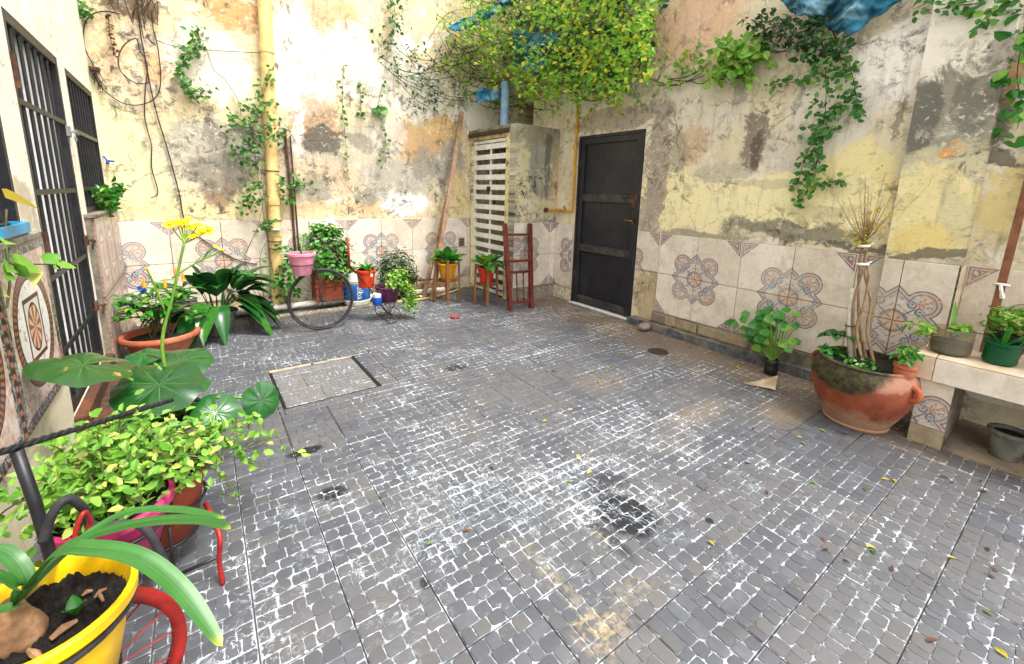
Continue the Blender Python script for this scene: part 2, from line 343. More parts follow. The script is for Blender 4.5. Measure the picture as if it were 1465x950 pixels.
# ------------------------------------------------------------------ patterned wall tile: quarter of a quatrefoil at uv (0,0), corner triangle at (.,1)
def medallion(name, tone='#d6ccbb', fade=1.0):
    T = Tree(name); u, v, _ = T.xyz(T.n('ShaderNodeUVMap').outputs[0]); P = T.pos()
    n1 = T.noise(P, 7, 6, .65); n2 = T.noise(P, 22, 5, .7)
    k = T.mix(T.sm(.35, .65, n1), tone, '#e8ddd0'); k = T.mix(T.sm(.5, .68, n2) * .55, k, '#c9a98c'); k = T.mix(T.sm(.55, .7, T.noise(P, 13, 5, .7)) * .45, k, '#b3aca6')
    lob = T.ln(u - .325, v - .325) - .225; dia = (u + v - .60) * .7071; d = T.mn(lob, dia)
    inn = T.mn(T.ln(u - .345, v - .345) - .185, T.mx(dia + .075, T.ab(u - v) * .0 - 1.0))
    blue, org, pale = '#4a5d78', '#c99a7c', '#cfc2b4'
    inside = T.sm(.0, -.006, d)
    base = T.mix(T.sm(.4, .6, T.noise(P, 30, 3, .6)), '#ccae96', '#c3a088')
    c = T.mix(T.sm(-.022, -.027, d), blue, base)                               # outer line, orange band
    c = T.mix(T.sm(-.056, -.06, d), c, blue); c = T.mix(T.sm(-.072, -.076, d), c, '#a9b4bd'); c = T.mix(T.sm(-.098, -.104, d), c, pale)   # inner line, pale field
    c = T.mix(T.sm(-.112, -.118, T.mx(dia, T.ab(lob) * -1.0 - .02)) * T.sm(.2, .16, T.mn(u, v)), c, '#d3ab8e')       # star arms in terracotta
    cur = T.ab(T.ln(u - .30, v - .20) - .05); cur2 = T.ab(T.ln(u - .20, v - .30) - .05); dot = T.mn(T.ln(u - .31, v - .2), T.ln(u - .2, v - .31)) - .018
    c = T.mix(T.mx(T.sm(.016, .008, T.mn(cur, cur2)), T.sm(.006, -.006, dot)) * T.sm(-.08, -.1, d), c, blue)            # scrolls
    lw = T.noise(T.vec(u, v, 0), 17, 3, .6); c = T.mix(T.sm(.5, .56, lw) * T.sm(.15, .11, T.ln(u - .35, v - .35)), c, '#c48a70')   # leaf sprays in the lobes
    cl = T.ab(T.noise(T.vec(u, v, 3.0), 8.5, 2, .5, .8) - .5); c = T.mix(T.sm(.035, .015, cl) * T.sm(-.085, -.1, d) * .75, c, blue)
    cr = T.sm(.03, .012, T.ab(T.ln(u - .0, v - .0) - .17)); c = T.mix(cr * .8, c, blue)
    c = T.mix(T.sm(.02, .008, T.ab(u - v)) * T.sm(.26, .22, u) * T.sm(.03, .06, u), c, blue)
    k = T.mix(inside * fade, k, c)
    tri = (u - 1.0) * -1.0; tv = 1.0 - v; td = (tri + tv - .36) * .7071                                                  # corner triangle
    e = T.mx(T.mx(td, .02 - tri), .015 - tv); tin = T.sm(.0, -.006, e)
    c2 = T.mix(T.sm(-.02, -.026, e), blue, '#d0a288'); c2 = T.mix(T.sm(-.045, -.05, e), c2, blue); c2 = T.mix(T.sm(-.06, -.066, e), c2, '#d5ab8f')
    c2 = T.mix(T.sm(.02, .01, T.ab(T.ln(tri - .1, tv - .11) - .045)) * T.sm(-.04, -.05, e), c2, blue)
    k = T.mix(tin * fade, k, c2)
    rnd_ = Ex(T, T.n('ShaderNodeObjectInfo').outputs['Random']); k = T.mix(T.sm(.3, 1.0, rnd_) * .3, k, '#b8a58c'); k = T.mix(T.sm(.4, .0, rnd_) * .22, k, '#efe4d6')
    ag = T.noise(P, 2.6, 6, .7, .5); k = T.mix(T.sm(.46, .72, ag) * .6, k, '#b3a48c'); k = T.mix(T.sm(.56, .66, T.noise(P, 38, 4, .7)) * .5, k, '#e6dccd')
    T.bsdf(k, .38, 0, n2, .06, .004, .4); return T.mat
M['medal'] = medallion('quatrefoil_tile')
def oval_tile(name, fade):
    T = Tree(name); u, v, _ = T.xyz(T.n('ShaderNodeUVMap').outputs[0]); P = T.pos()
    n1 = T.noise(P, 16, 6, .7, 1.2); n2 = T.noise(P, 40, 5, .7)
    k = T.mix(T.sm(.4, .62, n1), '#d8b4a0', '#efdfd4'); k = T.mix(T.sm(.52, .6, n2) * .6, k, '#8f5a48')
    a = T.ln(u * (1 / .40), v * (1 / .36)); bd = T.mx(T.ab(u) - .43, T.ab(v) - .43)
    k = T.mix(T.sm(1.0, .985, a), k, '#4a2a20')
    ch = T.math('SINE', T.math('ARCTAN2', v, u) * 60.0); k = T.mix(T.sm(.96, .95, a), k, T.mix(T.sm(-.2, .2, ch), '#a5705a', '#5d3426')); k = T.mix(T.sm(.83, .82, a), k, '#3c241c')
    k = T.mix(T.sm(.79, .78, a), k, T.mix(T.sm(.56, .62, n1), '#fdfaf6', '#d08a66'))
    r = T.mx(T.ab(u) * (1 / .17), T.ab(v) * (1 / .19)); k = T.mix(T.sm(1.0, .98, r), k, '#5a3023'); k = T.mix(T.sm(.86, .84, r), k, '#efe6de')
    a2 = T.ln(u * (1 / .125), v * (1 / .15)); k = T.mix(T.sm(1.0, .97, a2), k, '#2c2422'); pet = T.math('SINE', T.math('ARCTAN2', v, u) * 9.0)
    k = T.mix(T.sm(.9, .87, a2), k, T.mix(T.sm(-.4, .4, pet + (n2 - .5) * 3.0), '#e7c5ae', '#b3603f'))
    mb = T.mix(T.sm(.47, .5, T.ab(n1 - .5) * -1.0 + .5), '#38383b', '#e9e6e2'); k = T.mix(T.sm(.0, .004, bd), k, mb)
    k = T.mix(T.sm(.045, .049, bd), k, T.mix(T.sm(.0, .3, T.math('SINE', (u + v) * 95.0)), '#3a2620', '#a06a52'))
    if fade: k = T.mix(T.sm(.3, .62, T.noise(P, 5, 6, .7)) * fade * .6 + fade * .4, k, '#ad9488')
    T.bsdf(k, .3, 0, n2, .05, .004, .45); return T.mat
M['oval'] = oval_tile('oval_medallion_tile', 0.0); M['oval_faded'] = oval_tile('oval_medallion_tile_worn', .75)
# ------------------------------------------------------------------ paving
def floor_mat():
    T = Tree('cobble_relief_paver'); P = T.pos(); x, y, z = T.xyz(P); h = Ex(T, T.n('ShaderNodeAttribute', attribute_name='h').outputs['Fac'])
    oi = Ex(T, T.n('ShaderNodeObjectInfo').outputs['Random'])
    p2 = T.vec(x, y, 0.0)
    n1 = T.noise(p2, 1.1, 4, .6); n2 = T.noise(p2, 9, 6, .65); n3 = T.noise(p2, 70, 4, .7); n4 = T.noise(p2, 3.2, 5, .62)
    k = T.mix(T.sm(.3, .7, n2), '#50535a', '#5c5d63'); isl = Ex(T, T.n('ShaderNodeNewGeometry').outputs['Random Per Island']); k = T.mix(T.sm(.0, 1.0, isl) * .55, k, '#3c3d42'); k = T.mix(T.sm(.72, 1.0, isl) * .35, k, '#6f6a64'); k = T.mix(T.sm(.42, .68, n4) * .35, k, '#46474d'); k = T.mix(T.sm(.4, .7, oi) * .25, k, '#6a6663')
    k = T.mix(T.sm(.5, .75, n1) * .35, k, '#6d665f'); k = T.mix(T.sm(.62, .75, n3) * .35, k, '#76716b')
    # dusty brown along the right wall, darker towards the back wall
    k = T.mix(T.sm(3.05, 3.75, x + (n4 - .5) * .9) * .65, k, '#7f6a54'); k = T.mix(T.sm(4.6, 5.2, y + (n4 - .5) * .6) * .55, k, '#453f39')
    def blob(px, py, rx, ry, c, st, k, ed=.4, zz=.0, nm=.7):
        q = G(px, py); return T.mix(T.sm(1.0, 1.0 - ed, T.ln((x - q.x) * (1 / rx), (y - q.y) * (1 / ry)) + (n2 - .5) * nm) * st, k, c)
    for b in [(895,735,.15,.17,'#1c1d22',.95,.35), (866,692,.16,.12,'#2c2c31',.8,.7), (870,770,.05,.16,'#2b2c30',.8,.5), (437,646,.10,.045,'#161618',.97,.3), (475,706,.085,.075,'#18181a',.97,.5), (652,526,.11,.085,'#2c2b2d',.95,.4), (585,545,.10,.05,'#4a4a4c',.8,.5),
              (608,835,.02,.03,'#222',.9,.4), (1015,745,.022,.02,'#20201e',.95,.3), (800,575,.2,.14,'#5f5c59',.6,.7), (1060,880,.3,.05,'#45464a',.5,.7), (330,600,.25,.3,'#55524c',.4,.7), (1120,590,.3,.2,'#7d6b55',.6,.8), (1000,590,.5,.12,'#7b6d59',.45,.8), (860,545,.4,.25,'#6d645b',.5,.8), (740,560,.5,.3,'#62605f',.5,.8)]:  # blob right of the round-leaf plant paints its soft shadow into the paving
        if isinstance(b[4], str) and len(b[4]) == 4: b = (*b[:4], '#222222', *b[5:])
        k = blob(*b[:6], k, ed=b[6])
    # lime residue: lies in the relief's joints and swirls out over the stones
    wv = T.xyz(T.noise(p2, 15, 3, .55, color=True)); wx = x + (wv[0] - .5) * .055; wy = y + (wv[1] - .5) * .055
    area = T.noise(p2, 1.5, 3, .55) * .55 + T.noise(p2, 5.5, 4, .6) * .45
    for q, rr, s in ((G(870,620), .8, .1), (G(600,760), .9, .09), (G(870,470), .35, .16), (G(620,440), .9, .06), (G(780,700), .4, .1), (G(330,900), .3, .1), (G(700,560), 1.0, .03), (G(1060,480),.4,.1)):
        area = area + T.sm(rr, rr * .2, T.ln(x - q.x, y - q.y)) * s
    for q, rr, s in ((G(800,550), .7, .13), (G(430,610), .6, .09), (G(1180,620), .5, .12), (G(700,480), .5, .09), (G(1400,800), .6, .06)):
        area = area - T.sm(rr, rr * .2, T.ln(x - q.x, y - q.y)) * s
    sw = T.ab(T.noise(T.vec(wx, wy, 2.0), 17, 3, .6, 1.4) - .5); swl = T.sm(.03, .006, sw)
    br = T.noise(T.vec(wx, wy, 7.0), 26, 4, .65)
    fine_ = T.noise(T.vec(wx, wy, 4.0), 60, 3, .6); wid = (area - .5) * 2.6 + (br - .5) * 2.6 + (fine_ - .5) * .7 - .01
    jm = T.sm(.05, -.06, T.mx(h, 0.0) - wid * .55)
    m = T.mx(jm, swl * T.sm(.52, .66, area + (n2 - .5) * .5) * .8)
    m = T.mx(m, T.sm(.10, .0, T.ab(h)) * T.sm(.36, .5, area + (fine_ - .5) * .3) * .45)
    wc = T.mix(T.sm(.4, .62, n4), '#c2c9d0', '#98a0a8'); wc = T.mix(T.sm(2.6, 3.6, x + (n4 - .5)) * .6, wc, '#cdbf9f')
    m = m * (T.sm(-.5, -.04, h) * .75 + .25); hx = T.mx(T.ab(x - (.355 + .995) / 2) * (1 / .30), T.ab(y - (2.90 + 3.60) / 2) * (1 / .33)); k = T.mix(T.sm(1.0, .97, hx) * .35, k, '#85827d')
    k = T.mix(m * .8, k, wc)
    for b in [(800,835,.05,.28,'#9a8d6e',.45,.7), (905,850,.22,.06,'#9a8d6e',.4,.7), (850,760,.03,.16,'#a0946f',.4,.7), (860,900,.16,.10,'#b09c72',.45,.8)]: k = blob(*b[:5], T.sm(.40, .62, br + (fine_ - .5) * .6) * b[5], k, ed=b[6], nm=2.4)
    edge = T.sm(-.3, -.8, h); k = T.mix(edge * T.sm(.4, .62, n4) * .4, k, '#4a4641')
    T.bsdf(k, T.mix(m, (.5,.5,.5), (.8,.8,.8)), 0, n3 * .5 + n2 * .4, .35, .006, .35); return T.mat
M['paver'] = floor_mat()
M['dirt'] = simple('dusty_concrete', '#94816a', '#776a5a', .95, 7, bs=.5, dirt='#57493a', da=.6)
M['ground'] = simple('ground_concrete', '#8d8478', '#77705f', .95, 4, bs=.4)
M['slate'] = simple('slate_skirting', '#63676d', '#3f4248', .6, 22, bs=.3, dirt='#8d8270', da=.6)
# ------------------------------------------------------------------ metals, plastics, wood
M['black_paint'] = simple('black_enamel_iron', '#23242a', '#15161a', .42, 30, bs=.12, dirt='#3a2f28', da=.35)
M['door_black'] = simple('black_painted_steel', '#26262e', '#1b1c24', .38, 5, bs=.08, dirt='#34353c', da=.6, dscale=2.5)
M['door_rail'] = simple('worn_black_rail', '#3a3a3c', '#26262b', .4, 18, bs=.15, dirt='#6b604a', da=.5)
M['rust'] = simple('rusty_iron', '#5a3a2a', '#33221b', .85, 26, bs=.5, dirt='#7a4a2c', da=.6)
M['dark_iron'] = simple('dark_rusted_rod', '#2b2724', '#3e2f27', .6, 40, bs=.3)
M['rubber'] = simple('black_rubber', '#35353a', '#232327', .7, 30, bs=.2, dirt='#5b5248', da=.4)
M['red_iron'] = simple('red_painted_iron', '#a3251e', '#7c1c18', .4, 22, bs=.15, dirt='#43201a', da=.4)
M['brass'] = simple('brass_handle', '#b8862e', '#8a6524', .35, 20, .7, .1)
M['white_steel'] = simple('white_painted_steel', '#f2f1ed', '#e6e4de', .45, 9, bs=.1, dirt='#a69c88', da=.35)
M['white_board'] = simple('white_door_board', '#f2f2f2', '#e4e4e4', .6, 4, bs=.1, dirt='#b0aa98', da=.5)
M['dark_inside'] = simple('unlit_room_plaster', '#8a8377', '#6d675c', .9, 3, bs=.2)
M['cream_pvc'] = simple('cream_painted_pipe', '#e3c98a', '#d2b472', .45, 7, bs=.12, dirt='#9a7a48', da=.5)
M['white_pvc'] = simple('white_plastic_pipe', '#ece7da', '#d9d2c2', .5, 9, bs=.1, dirt='#8d8270', da=.5)
M['gas_yellow'] = simple('yellow_gas_pipe', '#dba31c', '#c08a18', .4, 16, bs=.1, dirt='#8a6a24', da=.4)
M['blue_pipe'] = simple('pale_blue_pipe', '#8fb0cc', '#6f93b4', .45, 9, bs=.1, dirt='#8a949c', da=.4)
M['tarp'] = simple('blue_tarpaulin', '#2f7f9a', '#1b4f6c', .8, 4, bs=.4, dirt='#8fb8c4', da=.6)
M['terracotta'] = simple('terracotta', '#b5613f', '#9c4e32', .8, 9, bs=.25, dirt='#c58a6a', da=.5)
M['terracotta_dark'] = simple('brown_clay', '#8f3d24', '#73301d', .7, 9, bs=.25, dirt='#5a2a1c', da=.5)
M['grey_pot'] = simple('grey_cement_pot', '#77756f', '#57554f', .9, 12, bs=.5, dirt='#3f3d38', da=.6)
M['grey_plastic'] = simple('grey_plastic', '#8f9090', '#7a7b7c', .55, 9, bs=.1, dirt='#5f5b55', da=.5)
for nm, c1, c2 in (('pink_plastic', '#e79db0', '#d9879c'), ('magenta_plastic', '#c2336e', '#a02858'), ('orange_plastic', '#e2491c', '#cc3d14'), ('red_plastic', '#d8401f', '#bf3519'), ('blue_plastic', '#1f62c4', '#174fa6'), ('blue_label', '#2a78cc', '#1f66b8'), ('purple_plastic', '#5b1f4d', '#46173b'), ('yellow_plastic', '#efc215', '#e0ae0c'), ('amber_plastic', '#e2a01c', '#cc8a14'), ('black_plastic', '#1f1f21', '#141416'), ('white_plastic', '#dcdad4', '#c9c6be'), ('sky_plastic', '#2aa6d8', '#1c8cc0'), ('red_toy', '#c8202a', '#a01820')):
    M[nm] = simple(nm, c1, c2, .38, 12, bs=.06, dirt=tuple(x * .6 for x in lin(c2)), da=.35, dscale=9)
M['wood'] = simple('weathered_plank', '#a38468', '#7d6048', .8, 11, bs=.4, dirt='#b09a82', da=.5)
M['mahogany'] = simple('mahogany_varnish', '#6b2c24', '#4f1f1a', .45, 14, bs=.15, dirt='#8a4636', da=.4)
M['stand_wood'] = simple('varnished_stand', '#8a5a30', '#6b4322', .5, 14, bs=.15, dirt='#4f3018', da=.4)
M['pole_wood'] = simple('brown_pole', '#7d4d30', '#5f3822', .7, 14, bs=.3)
M['bark'] = simple('smooth_bark', '#9a7f62', '#7d654c', .85, 22, bs=.4)
M['bark_dark'] = simple('vine_bark', '#4f4032', '#3a2e24', .9, 30, bs=.4)
M['stake'] = simple('pale_stake', '#c9c2b2', '#aaa290', .8, 18, bs=.3)
M['cloth'] = simple('white_cloth_tie', '#e8e6e0', '#d4d1c9', .9, 30, bs=.3)
M['cable'] = simple('black_cable', '#1d1b1a', '#2b2826', .5, 30, bs=.05)
M['stone'] = simple('field_stone', '#94867a', '#6f645a', .9, 11, bs=.5)
M['paper'] = simple('wet_cardboard', '#c0ac90', '#a08c72', .9, 12, bs=.2)
M['bulb'] = simple('papery_bulb', '#9a7757', '#74553c', .9, 30, bs=.6)
M['lip'] = simple('white_paint_strip', '#e8e8e6', '#d2d2ce', .7, 20, bs=.2)
M['tile_plain'] = simple('beige_stone_tile', '#dcc9b0', '#cbb398', .4, 9, bs=.06, dirt='#b59a7c', da=.5)
M['brick_tan'] = simple('tan_brick_tile', '#a8987c', '#8f8068', .8, 14, bs=.3)
def big_pot_mat():
    T = Tree('mossy_terracotta'); P = T.pos(); x, y, z = T.xyz(P); n = T.noise(P, 6, 6, .65); n2 = T.noise(P, 30, 4, .7)
    k = T.mix(T.sm(.35, .65, n), '#9c5238', '#783c26'); k = T.mix(T.sm(.5, .68, T.noise(P, 17, 6, .7)) * .5, k, '#7d4a34'); k = T.mix(T.sm(.16, .08, z + (n - .5) * .25) * .8, k, '#a98a70')
    k = T.mix(T.sm(.3, .345, z + (n - .5) * .22) * T.sm(.72, .60, y + (n - .5) * .2) * .4, k, '#d0a890')
    d = T.ln((y - .80) * (1 / .26), (z - .40) * (1 / .17)) + (n - .5) * .9
    k = T.mix(T.sm(1.0, .75, d) * .95, k, T.mix(T.sm(.4, .62, n2), '#22221a', '#3f4426')); T.bsdf(k, .75, 0, n2, .3, .005, .3); return T.mat
M['big_pot'] = big_pot_mat()
def clearplastic(name, col, rough=.12, alpha=.45):
    T = Tree(name); p = T.bsdf(col, rough, 0, spec=.5); tr = T.n('ShaderNodeBsdfTransparent'); tr.inputs[0].default_value = (*[min(1, .35 + c) for c in lin(col)], 1)
    m = T.n('ShaderNodeMixShader'); m.inputs[0].default_value = alpha; T.nt.links.new(tr.outputs[0], m.inputs[1]); T.nt.links.new(p.outputs[0], m.inputs[2]); T.nt.links.new(m.outputs[0], T.out.inputs[0]); return T.mat
M['clear_bottle'] = clearplastic('clear_bottle_plastic', '#b8b0a0', .08, .16); M['green_bottle'] = clearplastic('green_bottle_plastic', '#1f6a42', .12, .45); M['window_glass'] = clearplastic('dusty_glass', '#8a9096', .1, .5)
# leaves
M['lf_round'] = leafmat('glossy_round_leaf', '#1d551e', '#2f7232', rough=.22, trans=.12, vein='#5f9a48'); M['lf_round_burnt'] = leafmat('scorched_round_leaf', '#2a5a1e', '#376a26', rough=.28, trans=.12, spot='#b08a4c', vein='#5f9a48')
M['lf_strap'] = leafmat('strap_leaf', '#2a6a24', '#3a7a2c', rough=.4, trans=.12, streak='#5f9a4a', dim=.66)
M['lf_dark'] = leafmat('dark_broad_leaf', '#1d5626', '#327636', '#468a34', rough=.2, trans=.12)
M['lf_mid'] = leafmat('mid_green_leaf', '#2c7a22', '#4a9a30', '#86b83a', rough=.35, dim=.85)
M['lf_bright'] = leafmat('bright_variegated_leaf', '#6db038', '#a8d854', '#dce47a', rough=.5, trans=.35, dim=.78)
M['lf_bush'] = leafmat('round_bush_leaf', '#3f8f2a', '#66b03c', '#93c552', rough=.42, trans=.25)
M['lf_small'] = leafmat('small_dark_leaf', '#2a5626', '#426e36', '#5f8a46', rough=.5, trans=.2)
M['lf_vine'] = leafmat('vine_leaf', '#37782c', '#559638', '#8ab850', rough=.45, trans=.35, dim=.85)
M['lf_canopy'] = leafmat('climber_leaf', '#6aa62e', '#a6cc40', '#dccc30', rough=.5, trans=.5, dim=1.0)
M['lf_canopy2'] = leafmat('climber_deep_green_leaf', '#2f6a34', '#4f8a4a', '#8aa63a', rough=.5, trans=.3)  # deeper green leaf for the rear growth and ivy patches
M['lf_yellow'] = leafmat('yellowed_leaf', '#c8b82a', '#dcd040', '#b8a020', rough=.5, trans=.4, dim=.85)
M['lf_brown'] = leafmat('dead_brown_leaf', '#6b4428', '#4a2e1c', '#8a5c34', rough=.8, trans=.1)
M['lf_green_dry'] = leafmat('fallen_green_leaf', '#5a8a24', '#86a832', '#a8b83a', rough=.5)
M['flower'] = leafmat('yellow_daisy', '#f2d400', '#ffe21a', '#e8bc00', rough=.6, trans=.3, dim=1.0); M['cone'] = simple('amber_bract', '#f0a818', '#e08a10', .6, 40, bs=.3)
M['stem'] = simple('green_stem', '#7ca03a', '#5c8a2c', .5, 20, bs=.1); M['stem_dark'] = simple('dark_stem', '#3f5a28', '#5a4a30', .7, 20, bs=.2)
# ================================================================== THE SETTING
mb = MB(); mb.box((-60, -60, -.3), (60, 60, -.013)); tag(mb.build('ground', M['ground']), 'plain grey ground under the courtyard', None, kind='structure')
# ---- paving tiles with a cobble relief
GS, GA = 0.26478, math.radians(-0.7373); GO = Vector((-0.21361, 2.02042, 0))
GX, GY = Vector((math.cos(GA), math.sin(GA), 0)), Vector((-math.sin(GA), math.cos(GA), 0))
def gpos(i, j): return GO + GX * (i * GS) - GY * (j * GS)
def tile_mb(w, d, rnd):
    """relief paver w x d centred on the origin; h: 1 stone top, 0 joint, -1 outer edge"""
    m = MB(); at = []
    g = .0006; a, b = w / 2 - g, d / 2 - g; i_ = .0024
    m.add([(-a,-b,-.011),(a,-b,-.011),(a,b,-.011),(-a,b,-.011),(-a+i_*.3,-b+i_*.3,-.006),(a-i_*.3,-b+i_*.3,-.006),(a-i_*.3,b-i_*.3,-.006),(-a+i_*.3,b-i_*.3,-.006),
           (-a+i_,-b+i_,-.0035),(a-i_,-b+i_,-.0035),(a-i_,b-i_,-.0035),(-a+i_,b-i_,-.0035)],
          [(0,1,5,4),(1,2,6,5),(2,3,7,6),(3,0,4,7),(4,5,9,8),(5,6,10,9),(6,7,11,10),(7,4,8,11),(8,9,10,11)]); at += [-1] * 8 + [0] * 4
    nr = max(1, round(d / .0535)); y = -b + i_; rh = (2 * b - 2 * i_) / nr
    for r in range(nr):
        n = max(1, round(w / rnd.choice((.045, .053, .053, .062, .075)))); cw = [rnd.uniform(.65, 1.4) for _ in range(n)]; sm_ = sum(cw); x = -a + i_
        for c in cw:
            ww = c / sm_ * (2 * a - 2 * i_); gx = rnd.uniform(.0002, .0013); gy = rnd.uniform(.0002, .0013)
            x0, x1, y0, y1 = x + gx, x + ww - gx, y + gy + rnd.uniform(-.002, .001), y + rh - gy + rnd.uniform(-.001, .002); x += ww
            y0 = max(y0, -b + i_); y1 = min(y1, b - i_)
            rx, ry = (x1 - x0) * rnd.uniform(.06, .32), (y1 - y0) * rnd.uniform(.06, .32); j = lambda: rnd.uniform(-.0022, .0022)
            pts = []
            for (cx, cy, qx, qy) in ((x0, y0, 1, 1), (x1, y0, -1, 1), (x1, y1, -1, -1), (x0, y1, 1, -1)):
                e = [(cx, cy + qy * ry), (cx + qx * rx * .3, cy + qy * ry * .3), (cx + qx * rx, cy)]
                if qx * qy < 0: e = e[::-1]
                pts += e
            pts = [(min(max(px + j(), -a), a), min(max(py + j(), -b), b)) for px, py in pts]; k = len(pts)
            mx_, my_ = sum(p[0] for p in pts) / k, sum(p[1] for p in pts) / k; tz = rnd.uniform(-.0012, .0002); s_ = rnd.uniform(.91, .95); s2 = rnd.uniform(.5, .6)
            m.add([(px, py, -.0036) for px, py in pts] + [(mx_ + (px - mx_) * s_, my_ + (py - my_) * s_, tz) for px, py in pts] + [(mx_ + (px - mx_) * s2, my_ + (py - my_) * s2, tz + .0007) for px, py in pts],
                  [(q, (q + 1) % k, k + (q + 1) % k, k + q) for q in range(k)] + [(k + q, k + (q + 1) % k, 2 * k + (q + 1) % k, 2 * k + q) for q in range(k)] + [tuple(range(2 * k, 3 * k))])
            at += [0.0] * k + [.2] * k + [1.0] * k
        y += rh
    m.at = at; return m
rnd = random.Random(5); VAR = [tile_mb(GS, GS, rnd) for _ in range(10)]; VME = [v.mesh('floor_tile', M['paver']) for v in VAR]
floor = thing('courtyard_floor', 'grey cobble-relief paving of the courtyard', None); floor['kind'] = 'structure'; del floor['label']
HX0, HX1, HY0, HY1 = .355, .995, 2.90, 3.60               # inspection cover
def vis(p):
    v = p - CAM; zc = v.dot(F_)
    if zc < .2: return 0
    x, y = CX + FPX * v.dot(R_) / zc, CY + FPX * v.dot(D_) / zc
    return 1 / v.length ** 3 if -60 < x < 1525 and y < 1010 else 0
cells = []; hole = []
for i in range(-2, 16):
    for j in range(-14, 14):
        c = gpos(i + .5, j + .5)
        if c.x + GS / 2 > HX0 - .03 and c.x - GS / 2 < HX1 + .03 and c.y + GS / 2 > HY0 - .03 and c.y - GS / 2 < HY1 + .03: hole.append((i, j)); continue
        if c.x < XL - .35 or c.x > XR or c.y > YB + .1: continue
        cells.append((vis(c), i, j, c))
cells.sort(key=lambda t: -t[0])
rest = MB(); rest.at = []
for n, (s_, i, j, c) in enumerate(cells):
    vi = rnd.randrange(10); ro = rnd.choice((0, 0, 0, 2, 1)) * math.pi / 2; dz = rnd.uniform(-.0012, .0006)
    if n < 292 and s_ > 0: inst('floor_tile', VME[vi], floor, c + Vector((0, 0, dz)), (0, 0, GA + ro))
    else:
        mt = Matrix.Translation(c + Vector((0, 0, dz))) @ Matrix.Rotation(GA + ro, 4, 'Z'); rest.add([mt @ p for p in VAR[vi].v], VAR[vi].f); rest.at += VAR[vi].at
ro_ = rest.build('floor_tile', M['paver'], floor); ro_['kind'] = 'stuff'
hi0, hi1 = min(h[0] for h in hole), max(h[0] for h in hole) + 1; hj0, hj1 = min(h[1] for h in hole), max(h[1] for h in hole) + 1
A0, A1 = gpos(hi0, hj1), gpos(hi1, hj0)                    # low corner, high corner of the opening in the grid
xs = sorted({HX0, HX1} | {gpos(i, hj1).x for i in range(hi0, hi1 + 1)}); ys = sorted({HY0, HY1} | {gpos(hi0, j).y for j in range(hj0, hj1 + 1)})
for a_, b_ in zip(xs, xs[1:]):
    for c_, d_ in zip(ys, ys[1:]):
        if b_ - a_ < .012 or d_ - c_ < .012: continue
        if a_ >= HX0 - .001 and b_ <= HX1 + .001 and c_ >= HY0 - .001 and d_ <= HY1 + .001: continue
        me = tile_mb(b_ - a_, d_ - c_, rnd).mesh('floor_tile', M['paver']); inst('floor_tile', me, floor, ((a_ + b_) / 2, (c_ + d_) / 2, -.0006), (0, 0, 0))
cov = thing('inspection_cover', 'square inspection cover inset with paving and edged by a dirt-filled gap', 'cover', ((HX0+HX1)/2, (HY0+HY1)/2, -.012))
mb = MB(); t_ = .018
for a_, b_ in (((HX0, HY0), (HX1, HY0 + t_)), ((HX0, HY1 - .03), (HX1, HY1)), ((HX0, HY0 + t_), (HX0 + t_, HY1 - .03)), ((HX1 - .03, HY0 + t_), (HX1, HY1 - .03))): mb.box((*a_, -.012), (*b_, -.008))
mb.build('dirt_gap', M['soil'], cov)
mb = MB(); mb.box((HX0 + .004, HY1 - .028, -.008), (HX0 + .30, HY1 - .004, .004), .003); mb.box((HX0 + .32, HY1 - .02, -.008), (HX1 - .02, HY1 - .006, -.001), .002); mb.build('broken_mortar', M['paper'], cov)
cx0, cx1, cy0, cy1 = HX0 + t_, HX1 - .03, HY0 + t_, HY1 - .03
for (a_, b_, c_, d_) in ((0, .42, 0, .38), (.42, 1, 0, .38), (0, .30, .38, .8), (.30, .78, .38, .8), (.78, 1, .38, .8), (0, .62, .8, 1), (.62, 1, .8, 1)):
    w_, d2 = (b_ - a_) * (cx1 - cx0), (d_ - c_) * (cy1 - cy0); me = tile_mb(w_, d2, rnd).mesh('lid_tile', M['paver'])
    inst('lid_tile', me, cov, (cx0 + (a_ + b_) / 2 * (cx1 - cx0), cy0 + (c_ + d_) / 2 * (cy1 - cy0), -.001))
# ---- walls
def wall_boxes(mb, axis, p0, p1, u0, u1, z0, z1, holes=()):
    us = sorted({u0, u1} | {h[0] for h in holes} | {h[1] for h in holes}); zs = sorted({z0, z1} | {h[2] for h in holes} | {h[3] for h in holes})
    us = [u for u in us if u0 <= u <= u1]; zs = [z for z in zs if z0 <= z <= z1]
    for a, b in zip(us, us[1:]):
        run = None
        for c, d in zip(zs + [None], zs[1:] + [None]):
            solid = c is not None and d is not None and not any(h[0] <= a and b <= h[1] and h[2] <= c and d <= h[3] for h in holes)
            if solid: run = (run[0], d) if run else (c, d)
            elif run:
                if axis == 'x': mb.box((a, p0, run[0]), (b, p1, run[1]))
                else: mb.box((p0, a, run[0]), (p1, b, run[1]))
                run = None
    return mb
WT = 4.4
def tag_part(o, label): o['label'] = label; return o
back_wall = thing('back_wall', 'tall stained cream wall with peeling plaster behind the downpipe', 'wall', (1.3, YB, 0))
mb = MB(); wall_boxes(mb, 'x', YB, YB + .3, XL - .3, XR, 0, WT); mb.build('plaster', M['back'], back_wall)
right_wall = thing('right_wall', 'tall yellow and grey flaking wall holding the black door', 'wall', (XR, 2, 0))
mb = MB(); wall_boxes(mb, 'y', XR, XR + .3, -1.6, YB + .3, 0, WT, [(3.04, 4.03, 0, 2.115), (4.98, 5.34, 2.32, 2.66)]); mb.build('plaster', M['right'], right_wall)
mb = MB(); mb.box((XR - .1, .475, .0), (XR - .001, .855, WT)); mb.build('pilaster', M['pilaster'], right_wall)
